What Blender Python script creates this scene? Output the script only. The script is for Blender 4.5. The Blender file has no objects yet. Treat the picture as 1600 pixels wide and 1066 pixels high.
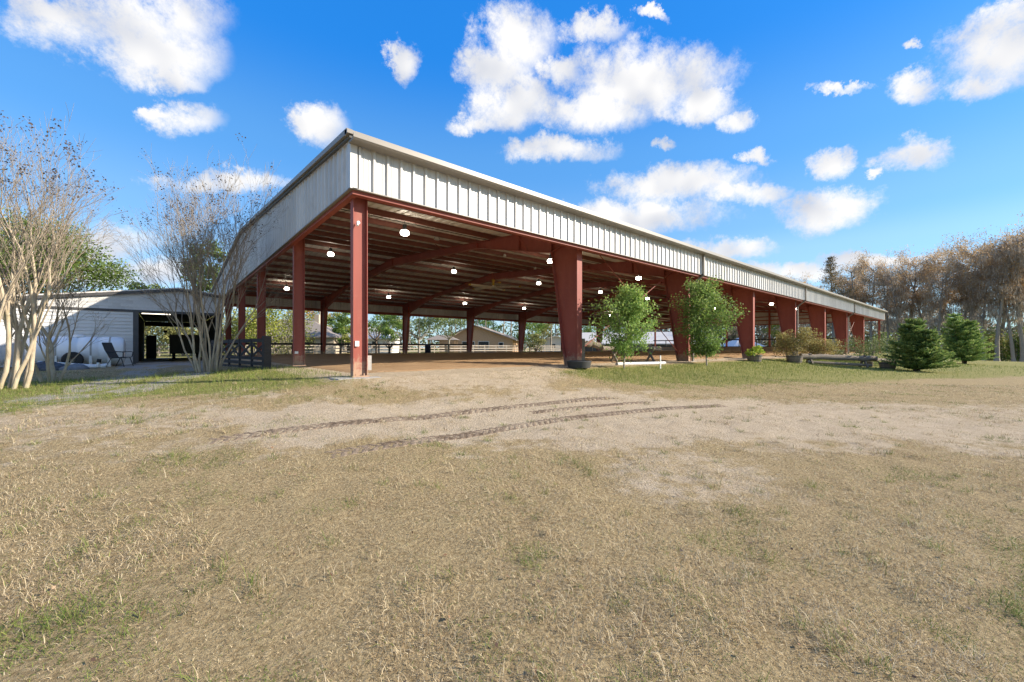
import bpy, math, random
import numpy as np
R = math.radians
rng = np.random.default_rng(7)
random.seed(7)
SC = bpy.context.scene
COL = SC.collection

# ------------------------------------------------------------------ camera
CAM = np.array([-2.939, -8.507, 0.637])
TH = R(40.37)
FPX, HORIZON = 641.8, 543.0
cam_d = bpy.data.cameras.new('camera')
cam_d.sensor_width = 36.0
cam_d.lens = FPX / 1600 * 36.0
cam_d.shift_y = (HORIZON - 533.0) / 1600.0
cam_d.clip_start, cam_d.clip_end = 0.05, 3000
cam = bpy.data.objects.new('camera', cam_d)
cam.location = CAM
cam.rotation_euler = (R(90), 0, -TH)
COL.objects.link(cam)
SC.camera = cam

# ------------------------------------------------------------------ light and exposure
SUN_EL, SUN_AZ = R(25.5), R(46)
TO_SUN = np.array([math.sin(SUN_AZ) * math.cos(SUN_EL), -math.cos(SUN_AZ) * math.cos(SUN_EL), math.sin(SUN_EL)])
sun_d = bpy.data.lights.new('sun', 'SUN')
sun_d.energy, sun_d.angle, sun_d.color = 4.4, R(0.55), (1.0, 0.9, 0.76)
sun = bpy.data.objects.new('sun', sun_d)
from mathutils import Vector
sun.rotation_euler = Vector(-TO_SUN).to_track_quat('-Z', 'Y').to_euler()
sun.location = (30, -60, 60)
COL.objects.link(sun)
vs = SC.view_settings
vs.view_transform, vs.look, vs.gamma, vs.use_curve_mapping = 'Standard', 'None', 1.0, False
vs.exposure = 1.1
SC.cycles.use_denoising = True
SC.cycles.max_bounces = 8
SC.cycles.diffuse_bounces = 5
SC.cycles.transparent_max_bounces = 8
SC.cycles.sample_clamp_indirect = 6.0

# ------------------------------------------------------------------ sky
world = bpy.data.worlds.new('World')
SC.world = world
world.cycles.sampling_method = 'MANUAL'
world.cycles.sample_map_resolution = 256
world.use_nodes = True
wt = world.node_tree
wt.nodes.clear()
def WN(kind, **kw):
    n = wt.nodes.new(kind)
    for k, v in kw.items():
        setattr(n, k, v)
    return n
WL = wt.links.new
w_out = WN('ShaderNodeOutputWorld')
w_bg = WN('ShaderNodeBackground')
w_bg.inputs['Strength'].default_value = 0.10
WL(w_bg.outputs[0], w_out.inputs[0])
sky = WN('ShaderNodeTexSky', sky_type='NISHITA', sun_disc=False)
sky.sun_elevation, sky.sun_rotation = SUN_EL, math.atan2(TO_SUN[0], TO_SUN[1])
sky.altitude, sky.air_density, sky.dust_density, sky.ozone_density = 0, 1.0, 0.6, 3.0
# clear winter air: the blue deepens with height above the horizon, the same all round
w_geo = WN('ShaderNodeTexCoord'); w_sep = WN('ShaderNodeSeparateXYZ'); WL(w_geo.outputs['Generated'], w_sep.inputs[0])
w_ramp = WN('ShaderNodeValToRGB')
w_ramp.color_ramp.interpolation = 'EASE'
els = w_ramp.color_ramp.elements
for i, (p, c) in enumerate(((0.0, (.80, .86, .92)), (0.19, (.48, .66, .88)), (0.25, (.30, .53, .88)), (0.39, (.135, .41, .90)), (0.58, (.0, .26, .95)), (1.0, (.01, .19, .80)))):
    e = els[i] if i < 2 else els.new(p)
    e.position = p; e.color = (*c, 1)
WL(w_sep.outputs['Z'], w_ramp.inputs[0])
w_sc = WN('ShaderNodeVectorMath', operation='SCALE'); WL(w_ramp.outputs[0], w_sc.inputs[0]); w_sc.inputs['Scale'].default_value = 2.95
w_ns = WN('ShaderNodeVectorMath', operation='MULTIPLY_ADD'); WL(sky.outputs[0], w_ns.inputs[0]); w_ns.inputs[1].default_value = (0.16, 0.36, 0.48); WL(w_sc.outputs[0], w_ns.inputs[2])
w_hsv = w_ns

def dirpx(px, py):
    X = (px - 800) / FPX
    d = np.array([math.cos(TH) * X + math.sin(TH), -math.sin(TH) * X + math.cos(TH), (HORIZON - py) / FPX])
    return d / np.linalg.norm(d)
# each cumulus is an ellipse of the sky dome: centre direction and two radii
CLOUDS = [(185, 28, 150, 42), (240, 82, 95, 46), (268, 122, 46, 20), (95, 18, 75, 22), (292, 190, 52, 27), (250, 180, 28, 11),
  (500, 196, 40, 29), (622, 92, 20, 24), (800, 60, 60, 50), (770, 112, 52, 34), (800, 160, 60, 34), (745, 192, 40, 15),
  (1010, 118, 125, 52), (925, 172, 90, 30), (1095, 165, 62, 26), (1152, 188, 28, 18), (930, 42, 52, 20), (1022, 17, 28, 8), (870, 105, 30, 22),
  (880, 232, 78, 19), (1180, 250, 20, 11), (1055, 288, 100, 25), (1150, 308, 58, 17), (1000, 336, 120, 24), (1135, 392, 68, 15),
  (1292, 258, 34, 21), (1418, 250, 48, 22), (1366, 275, 13, 7), (1285, 332, 76, 27), (1420, 140, 42, 24), (1552, 78, 92, 56),
  (1515, 135, 48, 24), (1418, 60, 14, 9), (1305, 142, 38, 7), (350, 286, 92, 14), (150, 378, 90, 24), (215, 425, 84, 19), (1245, 426, 72, 12),
  (1350, 412, 66, 10), (1440, 405, 24, 9), (1030, 228, 22, 8), (330, 470, 90, 12), (1575, 25, 50, 22)]
tc = WN('ShaderNodeTexCoord')
n_w = WN('ShaderNodeTexNoise')
n_w.inputs['Scale'].default_value, n_w.inputs['Detail'].default_value, n_w.inputs['Roughness'].default_value = 6.5, 8.0, 0.70
WL(tc.outputs['Generated'], n_w.inputs['Vector'])
v_s = WN('ShaderNodeVectorMath', operation='SUBTRACT')
WL(n_w.outputs['Color'], v_s.inputs[0]); v_s.inputs[1].default_value = (0.5, 0.5, 0.5)
v_a = WN('ShaderNodeVectorMath', operation='MULTIPLY_ADD')
WL(v_s.outputs[0], v_a.inputs[0]); v_a.inputs[1].default_value = (0.15, 0.15, 0.10); WL(tc.outputs['Generated'], v_a.inputs[2])
blobs = []
for (px, py, rx, ry) in CLOUDS:
    cdir = dirpx(px, py)
    a = dirpx(px + rx, py) - dirpx(px - rx, py); ra = np.linalg.norm(a) / 2; a /= np.linalg.norm(a)
    b = np.cross(a, cdir); b /= np.linalg.norm(b); rb = np.linalg.norm(dirpx(px, py + ry) - dirpx(px, py - ry)) / 2
    blobs.append((cdir, a / (ra * 1.14), b / (rb * 1.14)))
rs = np.random.default_rng(3)
for i in range(26):                      # unseen clouds added outside the view, enlarged to make the ambient light less blue
    el = R(rs.uniform(8, 70))
    az0 = math.pi / 2 - TH + R(rs.uniform(62, 298))
    cdir = np.array([math.cos(az0) * math.cos(el), math.sin(az0) * math.cos(el), math.sin(el)])
    a = np.cross(cdir, [0, 0, 1]); a /= np.linalg.norm(a); b = np.cross(a, cdir)
    ra = rs.uniform(0.08, 0.27); rb = ra * rs.uniform(0.3, 0.6)
    blobs.append((cdir, a / ra, b / rb))
prev = None
for (cdir, a, b) in blobs:
    d1 = WN('ShaderNodeVectorMath', operation='DOT_PRODUCT'); WL(v_a.outputs[0], d1.inputs[0]); d1.inputs[1].default_value = a
    d2 = WN('ShaderNodeVectorMath', operation='DOT_PRODUCT'); WL(v_a.outputs[0], d2.inputs[0]); d2.inputs[1].default_value = b
    m1 = WN('ShaderNodeMath', operation='MULTIPLY'); WL(d1.outputs['Value'], m1.inputs[0]); WL(d1.outputs['Value'], m1.inputs[1])
    m2 = WN('ShaderNodeMath', operation='MULTIPLY_ADD'); WL(d2.outputs['Value'], m2.inputs[0]); WL(d2.outputs['Value'], m2.inputs[1]); WL(m1.outputs[0], m2.inputs[2])
    if prev is None:
        prev = m2
    else:
        mn = WN('ShaderNodeMath', operation='SMOOTH_MIN'); mn.inputs[2].default_value = 0.25
        WL(prev.outputs[0], mn.inputs[0]); WL(m2.outputs[0], mn.inputs[1]); prev = mn
n_d = WN('ShaderNodeTexNoise')
n_d.inputs['Scale'].default_value, n_d.inputs['Detail'].default_value, n_d.inputs['Roughness'].default_value = 13.0, 10.0, 0.72
WL(tc.outputs['Generated'], n_d.inputs['Vector'])
den = WN('ShaderNodeMath', operation='MULTIPLY_ADD')          # noise * 2.2 - r2
WL(n_d.outputs['Fac'], den.inputs[0]); den.inputs[1].default_value = 3.4
neg = WN('ShaderNodeMath', operation='MULTIPLY'); WL(prev.outputs[0], neg.inputs[0]); neg.inputs[1].default_value = -1.0
WL(neg.outputs[0], den.inputs[2])
mr = WN('ShaderNodeMapRange', interpolation_type='SMOOTHSTEP')
WL(den.outputs[0], mr.inputs['Value']); mr.inputs['From Min'].default_value = 0.22; mr.inputs['From Max'].default_value = 1.75
# the side of each billow towards the sun is brighter
sh_v = WN('ShaderNodeVectorMath', operation='ADD'); WL(tc.outputs['Generated'], sh_v.inputs[0]); sh_v.inputs[1].default_value = tuple(TO_SUN * 0.022 + np.array([0, 0, 0.028]))
n_s = WN('ShaderNodeTexNoise'); n_s.inputs['Scale'].default_value, n_s.inputs['Detail'].default_value, n_s.inputs['Roughness'].default_value = 7.0, 2.0, 0.5
n_t = WN('ShaderNodeTexNoise'); n_t.inputs['Scale'].default_value, n_t.inputs['Detail'].default_value, n_t.inputs['Roughness'].default_value = 7.0, 2.0, 0.5
WL(sh_v.outputs[0], n_s.inputs['Vector']); WL(tc.outputs['Generated'], n_t.inputs['Vector'])
dif = WN('ShaderNodeMath', operation='SUBTRACT'); WL(n_t.outputs['Fac'], dif.inputs[0]); WL(n_s.outputs['Fac'], dif.inputs[1])
mr2 = WN('ShaderNodeMapRange'); WL(dif.outputs[0], mr2.inputs['Value']); mr2.inputs['From Min'].default_value = -0.16; mr2.inputs['From Max'].default_value = 0.06
c_col = WN('ShaderNodeMixRGB')
WL(mr2.outputs[0], c_col.inputs[0])
c_col.inputs[1].default_value = (3.15, 3.3, 3.7, 1); c_col.inputs[2].default_value = (4.9, 4.85, 4.8, 1)
mixc = WN('ShaderNodeMixRGB')
WL(mr.outputs[0], mixc.inputs[0]); WL(w_hsv.outputs[0], mixc.inputs[1]); WL(c_col.outputs[0], mixc.inputs[2])
WL(mixc.outputs[0], w_bg.inputs['Color'])

# ------------------------------------------------------------------ helpers: noise, terrain, meshes
_perm = np.random.default_rng(11).random((256, 256))
def vnoise(x, y):
    xi, yi = np.floor(x).astype(int), np.floor(y).astype(int)
    fx, fy = x - xi, y - yi
    fx, fy = fx * fx * (3 - 2 * fx), fy * fy * (3 - 2 * fy)
    g = lambda i, j: _perm[i & 255, j & 255]
    return (g(xi, yi) * (1 - fx) + g(xi + 1, yi) * fx) * (1 - fy) + (g(xi, yi + 1) * (1 - fx) + g(xi + 1, yi + 1) * fx) * fy
def fbm(x, y, o=4):
    s, a, t = 0, 0.5, 0
    for k in range(o):
        s = s + a * vnoise(x * 2 ** k + 17.3 * k, y * 2 ** k - 9.1 * k); t += a; a *= 0.5
    return s / t
def sstep(a, b, x):
    t = np.clip((x - a) / (b - a), 0, 1); return t * t * (3 - 2 * t)
LEN, WID = 62.1, 29.9
def ground(x, y):
    x, y = np.asarray(x, float), np.asarray(y, float)
    fr, le, ri, ba = np.maximum(0, -y), np.maximum(0, -x), np.maximum(0, x - LEN), np.maximum(0, y - WID)
    d = np.sqrt(fr ** 2 + le ** 2 + ri ** 2 + ba ** 2); s = fr + le + ri + ba + 1e-6
    A = (0.85 * fr + 0.30 * le + 0.85 * ri + 0.30 * ba) / s
    z = -A * (1 - np.exp(-d / 4))
    ins = np.minimum(np.minimum(y, WID - y), np.minimum(x, LEN - x))
    z = z + 0.1 * sstep(0, 4, ins) - 0.028 * np.minimum(ri, 60) * np.clip(1 - ba / 30, 0, 1)
    return z
TRACKS = [[(-3.0, -3.15), (-2.3, -2.97), (-.9, -2.88), (1.0, -2.84), (2.0, -2.88), (3.9, -3.0), (5.2, -3.2)],
          [(-2.1, -4.2), (-1.6, -4.08), (-.2, -3.95), (1.2, -3.92), (2.4, -3.96), (4.6, -4.32), (6.8, -5.0)],
          [(1.4, -3.35), (2.6, -3.4), (4.2, -3.62), (5.6, -3.95)]]
def polyd(x, y, pts):
    d = np.full(np.shape(x), 1e9)
    for (a, b) in zip(pts[:-1], pts[1:]):
        a, b = np.array(a, float), np.array(b, float); e = b - a
        t = np.clip(((x - a[0]) * e[0] + (y - a[1]) * e[1]) / (e @ e), 0, 1)
        d = np.minimum(d, np.hypot(x - a[0] - t * e[0], y - a[1] - t * e[1]))
    return d
def relief(x, y):
    r = (fbm(x * 0.9, y * 0.9, 3) - 0.5) * 0.05 + (fbm(x * 5, y * 5, 3) - 0.5) * 0.03
    ins = np.minimum(np.minimum(y, WID - y), np.minimum(x, LEN - x))
    for tk in TRACKS: r = r * (.06 + .94 * sstep(.16, .45, polyd(x, y, tk)))
    return r * (1 - 0.8 * sstep(-0.6, 0.3, ins))
def gz(x, y):
    return float(ground(x, y))

def new_mesh(name, V, F, mat=None, parent=None, smooth=False, tone=None, mats=None, midx=None):
    """V (n,3); F (m,k) array or list of faces"""
    me = bpy.data.meshes.new(name)
    if isinstance(F, np.ndarray):
        V = np.asarray(V, np.float32); F = np.asarray(F, np.int32)
        m, k = F.shape
        me.vertices.add(len(V)); me.vertices.foreach_set('co', V.ravel())
        me.loops.add(m * k); me.loops.foreach_set('vertex_index', F.ravel())
        me.polygons.add(m); me.polygons.foreach_set('loop_start', np.arange(0, m * k, k, dtype=np.int32))
        try: me.polygons.foreach_set('loop_total', np.full(m, k, np.int32))
        except Exception: pass
    else:
        me.from_pydata([tuple(v) for v in V], [], F)
    if tone is not None:
        at = me.attributes.new('tone', 'FLOAT', 'FACE'); at.data.foreach_set('value', np.asarray(tone, np.float32))
    me.update(calc_edges=True)
    me.validate()
    if smooth:
        me.polygons.foreach_set('use_smooth', np.ones(len(me.polygons), bool))
    for mm in (mats or ([mat] if mat else [])):
        me.materials.append(mm)
    if midx is not None:
        me.polygons.foreach_set('material_index', np.asarray(midx, np.int32))
    o = bpy.data.objects.new(name, me)
    COL.objects.link(o)
    if parent is not None:
        o.parent = parent
    return o
def inst(src, parent=None, loc=None, rot=None, scale=None):
    o = src.copy(); COL.objects.link(o)
    o.parent = parent
    if loc is not None: o.location = loc
    if rot is not None: o.rotation_euler = rot
    if scale is not None: o.scale = scale if hasattr(scale, '__len__') else (scale,) * 3
    return o
def tag(o, label=None, cat=None, group=None, kind=None):
    if label: o['label'] = label
    if cat: o['category'] = cat
    if group: o['group'] = group
    if kind: o['kind'] = kind
    return o
def thing(name, loc, label, cat, group=None, rz=0.0, scale=1.0):
    o = bpy.data.objects.new(name, None); COL.objects.link(o)
    o.location = loc; o.rotation_euler = (0, 0, rz); o.scale = (scale,) * 3
    o.empty_display_size = 0.2
    return tag(o, label, cat, group)
def copy_thing(o, loc, label=None, rz=0.0, scale=1.0, group=None):
    c = o.copy(); COL.objects.link(c); c.location = loc; c.rotation_euler = (0, 0, rz)
    c.scale = scale if hasattr(scale, '__len__') else (scale,) * 3
    if label: c['label'] = label
    if group: c['group'] = group
    for ch in list(o.children):
        k = ch.copy(); COL.objects.link(k); k.parent = c
        for g in list(ch.children):
            q = g.copy(); COL.objects.link(q); q.parent = k
    return c

class MB:
    def __init__(s): s.v, s.f, s.m = [], [], []
    def add(s, V, F, m=0):
        n = len(s.v); s.v += [tuple(float(c) for c in v) for v in V]; s.f += [tuple(i + n for i in f) for f in F]; s.m += [m] * len(F); return s
    def box(s, x0, x1, y0, y1, z0, z1, m=0):
        V = [(x, y, z) for z in (z0, z1) for y in (y0, y1) for x in (x0, x1)]
        return s.add(V, [(0, 2, 3, 1), (4, 5, 7, 6), (0, 1, 5, 4), (2, 6, 7, 3), (0, 4, 6, 2), (1, 3, 7, 5)], m)
    def bar(s, p, q, w, h=None, up=(0, 0, 1), m=0):
        """box from p to q, width w (sideways), height h"""
        h = h or w; p, q = np.array(p, float), np.array(q, float); d = q - p; d /= np.linalg.norm(d)
        u = np.array(up, float)
        if abs(d @ u) > 0.98: u = np.array([1.0, 0, 0])
        sd = np.cross(d, u); sd /= np.linalg.norm(sd); u = np.cross(sd, d)
        V = [e + sd * a * w / 2 + u * b * h / 2 for e in (p, q) for (a, b) in ((-1, -1), (1, -1), (1, 1), (-1, 1))]
        return s.add(V, [(3, 2, 1, 0), (4, 5, 6, 7), (0, 1, 5, 4), (1, 2, 6, 5), (2, 3, 7, 6), (3, 0, 4, 7)], m)
    def tube(s, pts, rad, n=8, m=0, cap=True):
        pts = [np.array(p, float) for p in pts]
        if not hasattr(rad, '__len__'): rad = [rad] * len(pts)
        V, F = [], []
        for i, p in enumerate(pts):
            d = pts[min(i + 1, len(pts) - 1)] - pts[max(i - 1, 0)]; d = d / (np.linalg.norm(d) + 1e-9)
            u = np.array([0, 0, 1.0]) if abs(d[2]) < 0.9 else np.array([1.0, 0, 0])
            a = np.cross(d, u); a /= np.linalg.norm(a); b = np.cross(d, a)
            V += [p + rad[i] * (math.cos(t) * a + math.sin(t) * b) for t in np.linspace(0, 2 * math.pi, n, endpoint=False)]
        for i in range(len(pts) - 1):
            for k in range(n):
                F.append((i * n + k, i * n + (k + 1) % n, (i + 1) * n + (k + 1) % n, (i + 1) * n + k))
        if cap:
            F.append(tuple(range(n - 1, -1, -1))); F.append(tuple(range((len(pts) - 1) * n, len(pts) * n)))
        return s.add(V, F, m)
    def lathe(s, prof, c=(0, 0, 0), n=16, axis='z', m=0):
        V, F = [], []
        for (r, z) in prof:
            for t in np.linspace(0, 2 * math.pi, n, endpoint=False):
                q = (r * math.cos(t), r * math.sin(t), z)
                if axis == 'x': q = (z, r * math.cos(t), r * math.sin(t))
                V.append((q[0] + c[0], q[1] + c[1], q[2] + c[2]))
        for i in range(len(prof) - 1):
            for k in range(n):
                F.append((i * n + k, i * n + (k + 1) % n, (i + 1) * n + (k + 1) % n, (i + 1) * n + k))
        return s.add(V, F, m)
    def prism(s, poly, y0, y1, axis='y', m=0):
        """polygon in (a,b) extruded along axis"""
        n = len(poly)
        mk = {'y': lambda a, b, e: (a, e, b), 'x': lambda a, b, e: (e, a, b), 'z': lambda a, b, e: (a, b, e)}[axis]
        V = [mk(a, b, y0) for a, b in poly] + [mk(a, b, y1) for a, b in poly]
        F = [tuple(range(n - 1, -1, -1)), tuple(range(n, 2 * n))] + [(i, (i + 1) % n, n + (i + 1) % n, n + i) for i in range(n)]
        return s.add(V, F, m)
    def build(s, name, mat, parent=None, smooth=False, loc=None, rz=None):
        mats = mat if isinstance(mat, list) else [mat]
        o = new_mesh(name, s.v, s.f, parent=parent, mats=mats, midx=s.m, smooth=smooth)
        if smooth:
            try: o.data.set_sharp_from_angle(angle=R(40))
            except Exception: pass
        if loc is not None: o.location = loc
        if rz is not None: o.rotation_euler = (0, 0, rz)
        return o

# ------------------------------------------------------------------ materials
def base_mat(name, rough=0.7, spec=0.3, metal=0.0):
    m = bpy.data.materials.new(name); m.use_nodes = True
    b = m.node_tree.nodes['Principled BSDF']
    b.inputs['Roughness'].default_value = rough; b.inputs['Metallic'].default_value = metal
    b.inputs['Specular IOR Level'].default_value = spec
    return m, m.node_tree, b
def N(t, kind, **kw):
    n = t.nodes.new(kind)
    for k, v in kw.items(): setattr(n, k, v)
    return n
def noise_fac(t, scale, detail=4, rough=0.6, coords='Object', stretch=None, lo=0.3, hi=0.7):
    tcn = N(t, 'ShaderNodeTexCoord'); src = tcn.outputs[coords]
    if stretch:
        mp = N(t, 'ShaderNodeMapping'); mp.inputs['Scale'].default_value = stretch; t.links.new(src, mp.inputs[0]); src = mp.outputs[0]
    n = N(t, 'ShaderNodeTexNoise'); n.inputs['Scale'].default_value = scale; n.inputs['Detail'].default_value = detail; n.inputs['Roughness'].default_value = rough
    t.links.new(src, n.inputs['Vector'])
    m = N(t, 'ShaderNodeMapRange'); m.inputs['From Min'].default_value = lo; m.inputs['From Max'].default_value = hi
    t.links.new(n.outputs['Fac'], m.inputs['Value'])
    return m.outputs[0]
def mixc3(t, fac, a, b):
    m = N(t, 'ShaderNodeMixRGB')
    if hasattr(fac, 'links'): t.links.new(fac, m.inputs[0])
    else: m.inputs[0].default_value = fac
    for i, c in ((1, a), (2, b)):
        if hasattr(c, 'links'): t.links.new(c, m.inputs[i])
        else: m.inputs[i].default_value = (*c, 1)
    return m.outputs[0]
def mat_noise(name, c1, c2, scale=4, rough=0.7, spec=0.3, metal=0.0, stretch=None, bump=0.0, bscale=None, coords='Object', c3=None, s3=1.0, f3=0.5, rnd=0.0):
    m, t, b = base_mat(name, rough, spec, metal)
    col = mixc3(t, noise_fac(t, scale, stretch=stretch, coords=coords), c1, c2)
    if c3 is not None:
        f = noise_fac(t, s3, 6, 0.7, coords=coords, lo=0.52, hi=0.72); mm = N(t, 'ShaderNodeMath', operation='MULTIPLY'); t.links.new(f, mm.inputs[0]); mm.inputs[1].default_value = f3
        col = mixc3(t, mm.outputs[0], col, c3)
    if rnd:
        oi = N(t, 'ShaderNodeObjectInfo'); hs = N(t, 'ShaderNodeHueSaturation'); mr_ = N(t, 'ShaderNodeMapRange')
        mr_.inputs['To Min'].default_value = 1 - rnd; mr_.inputs['To Max'].default_value = 1 + rnd
        t.links.new(oi.outputs['Random'], mr_.inputs['Value']); t.links.new(mr_.outputs[0], hs.inputs['Value']); t.links.new(col, hs.inputs['Color']); col = hs.outputs[0]
    t.links.new(col, b.inputs['Base Color'])
    if bump:
        bp = N(t, 'ShaderNodeBump'); bp.inputs['Strength'].default_value = bump; bp.inputs['Distance'].default_value = 0.02
        t.links.new(noise_fac(t, bscale or scale * 3, stretch=stretch, coords=coords), bp.inputs['Height']); t.links.new(bp.outputs[0], b.inputs['Normal'])
    return m
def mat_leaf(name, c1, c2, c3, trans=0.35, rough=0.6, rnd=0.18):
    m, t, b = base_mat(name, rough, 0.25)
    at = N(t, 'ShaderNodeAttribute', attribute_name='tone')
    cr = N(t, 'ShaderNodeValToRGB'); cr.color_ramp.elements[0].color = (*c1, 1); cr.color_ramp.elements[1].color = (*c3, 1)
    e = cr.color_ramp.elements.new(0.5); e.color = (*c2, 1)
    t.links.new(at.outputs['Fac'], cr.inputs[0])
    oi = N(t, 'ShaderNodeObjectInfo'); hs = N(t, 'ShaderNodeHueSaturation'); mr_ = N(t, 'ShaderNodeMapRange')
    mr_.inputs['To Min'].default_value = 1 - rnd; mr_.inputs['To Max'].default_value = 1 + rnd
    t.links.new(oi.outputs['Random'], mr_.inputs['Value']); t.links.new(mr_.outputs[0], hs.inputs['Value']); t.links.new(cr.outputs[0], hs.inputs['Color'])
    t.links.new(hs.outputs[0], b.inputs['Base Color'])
    if trans:
        tr = N(t, 'ShaderNodeBsdfTranslucent'); t.links.new(hs.outputs[0], tr.inputs['Color'])
        mx = N(t, 'ShaderNodeMixShader'); mx.inputs[0].default_value = trans
        t.links.new(b.outputs[0], mx.inputs[1]); t.links.new(tr.outputs[0], mx.inputs[2])
        t.links.new(mx.outputs[0], t.nodes['Material Output'].inputs['Surface'])
    return m
def mat_emit(name, col, strength):
    m = bpy.data.materials.new(name); m.use_nodes = True; t = m.node_tree; b = t.nodes['Principled BSDF']
    b.inputs['Base Color'].default_value = (*col, 1); b.inputs['Emission Color'].default_value = (*col, 1); b.inputs['Emission Strength'].default_value = strength
    return m

M = {}
M['red'] = mat_noise('red_oxide_steel', (0.295, 0.076, 0.054), (0.24, 0.06, 0.043), 1.6, rough=0.55, spec=0.3, c3=(0.35, 0.135, 0.095), s3=2.5, f3=0.45, rnd=0.08, stretch=(2, 2, .4))
M['purlin'] = mat_noise('purlin_steel', (0.20, 0.075, 0.055), (0.15, 0.058, 0.043), 1.0, rough=0.55, rnd=.1)
M['panel'] = mat_noise('galvalume_panel', (0.555, 0.54, 0.515), (0.485, 0.47, 0.45), 1.2, rough=0.45, spec=0.4, metal=0.15, stretch=(3, 3, 0.35), c3=(0.34, 0.31, 0.28), s3=1.3, f3=0.4, rnd=0.09, bump=.12, bscale=1.2)
M['panel_shade'] = M['panel']
M['roof_in'] = mat_noise('galvanised_roof_sheet', (0.76, 0.72, 0.65), (0.68, 0.64, 0.575), 1.5, rough=0.45, spec=0.4, metal=0.05, rnd=0.06)
M['trim'] = mat_noise('taupe_gutter_metal', (0.25, 0.225, 0.195), (0.215, 0.195, 0.17), 1.0, rough=0.45, spec=0.4, metal=0.1)
M['bronze'] = mat_noise('dark_trim_metal', (0.10, 0.095, 0.085), (0.075, 0.07, 0.062), 2, rough=0.5)
M['concrete'] = mat_noise('concrete', (0.42, 0.39, 0.35), (0.33, 0.31, 0.28), 6, rough=0.9, spec=0.1, bump=0.3)
M['white'] = mat_noise('white_plastic', (0.75, 0.75, 0.73), (0.66, 0.66, 0.63), 3, rough=0.45)
M['black'] = mat_noise('black_paint', (0.018, 0.018, 0.019), (0.028, 0.027, 0.026), 4, rough=0.55)
M['dark_wood'] = mat_noise('dark_brown_stained_wood', (0.062, 0.054, 0.05), (0.042, 0.037, 0.035), 5, rough=0.75, spec=0.2, stretch=(1, 1, 6), bump=0.3, rnd=0.12)
M['grey_wood'] = mat_noise('weathered_grey_wood', (0.27, 0.225, 0.175), (0.17, 0.14, 0.11), 4, rough=0.9, spec=0.1, stretch=(6, 6, 1.2), bump=0.6, rnd=0.12)
M['log'] = mat_noise('weathered_log', (0.34, 0.285, 0.22), (0.20, 0.165, 0.125), 5, rough=0.9, spec=0.1, stretch=(1, 5, 5), bump=0.7)
M['siding'] = mat_noise('grey_lap_siding', (0.62, 0.605, 0.58), (0.56, 0.545, 0.52), 3, rough=0.65, rnd=0.03)
M['shingle'] = mat_noise('grey_shingle', (0.58, 0.56, 0.53), (0.47, 0.455, 0.43), 6, rough=0.85, spec=0.1, rnd=0.10)
M['bark'] = mat_noise('pine_bark', (0.17, 0.13, 0.10), (0.09, 0.07, 0.055), 7, rough=0.95, spec=0.1, stretch=(3, 3, 0.8), bump=0.8)
M['grey_bark'] = mat_noise('grey_bark', (0.36, 0.315, 0.26), (0.23, 0.20, 0.165), 6, rough=0.95, spec=0.1, stretch=(4, 4, 0.7), bump=0.5)
M['myrtle_bark'] = mat_noise('crape_myrtle_bark', (0.52, 0.44, 0.32), (0.33, 0.26, 0.18), 5, rough=0.8, spec=0.15, stretch=(2, 2, 0.7), c3=(0.30, 0.28, 0.10), s3=2.2, f3=0.5, bump=0.3)
M['twig'] = mat_noise('twig_bark', (0.36, 0.30, 0.225), (0.24, 0.195, 0.145), 3, rough=0.85, spec=0.1)
M['pod'] = mat_noise('dry_seed_pod', (0.085, 0.06, 0.045), (0.05, 0.035, 0.028), 3, rough=0.9)

_one = ['', 'first', 'second', 'third', 'fourth', 'fifth', 'sixth', 'seventh', 'eighth', 'ninth', 'tenth', 'eleventh', 'twelfth', 'thirteenth', 'fourteenth', 'fifteenth', 'sixteenth', 'seventeenth', 'eighteenth', 'nineteenth']
def ordw(i):
    if i < 20: return _one[i]
    if i % 10 == 0: return {2: 'twentieth', 3: 'thirtieth', 4: 'fortieth'}[i // 10]
    return {2: 'twenty', 3: 'thirty', 4: 'forty'}[i // 10] + '-' + _one[i % 10]

# column paint: the same red oxide with tan mud splashed on the foot
def _col_mat():
    m = M['red'].copy(); m.name = 'red_oxide_column'; t = m.node_tree; b = t.nodes['Principled BSDF']
    src = b.inputs['Base Color'].links[0].from_socket
    tcn = N(t, 'ShaderNodeTexCoord'); sp = N(t, 'ShaderNodeSeparateXYZ'); t.links.new(tcn.outputs['Object'], sp.inputs[0])
    nf = noise_fac(t, 9, 6, .7, lo=.2, hi=.8)
    ad = N(t, 'ShaderNodeMath', operation='MULTIPLY_ADD'); t.links.new(nf, ad.inputs[0]); ad.inputs[1].default_value = -.75; t.links.new(sp.outputs['Z'], ad.inputs[2])
    mr_ = N(t, 'ShaderNodeMapRange'); mr_.inputs['From Min'].default_value = -.25; mr_.inputs['From Max'].default_value = .06; mr_.inputs['To Min'].default_value = .75; mr_.inputs['To Max'].default_value = 0.0
    t.links.new(ad.outputs[0], mr_.inputs['Value'])
    t.links.new(mixc3(t, mr_.outputs[0], src, (.40, .29, .19)), b.inputs['Base Color']); return m
M['red_col'] = _col_mat()

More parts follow.
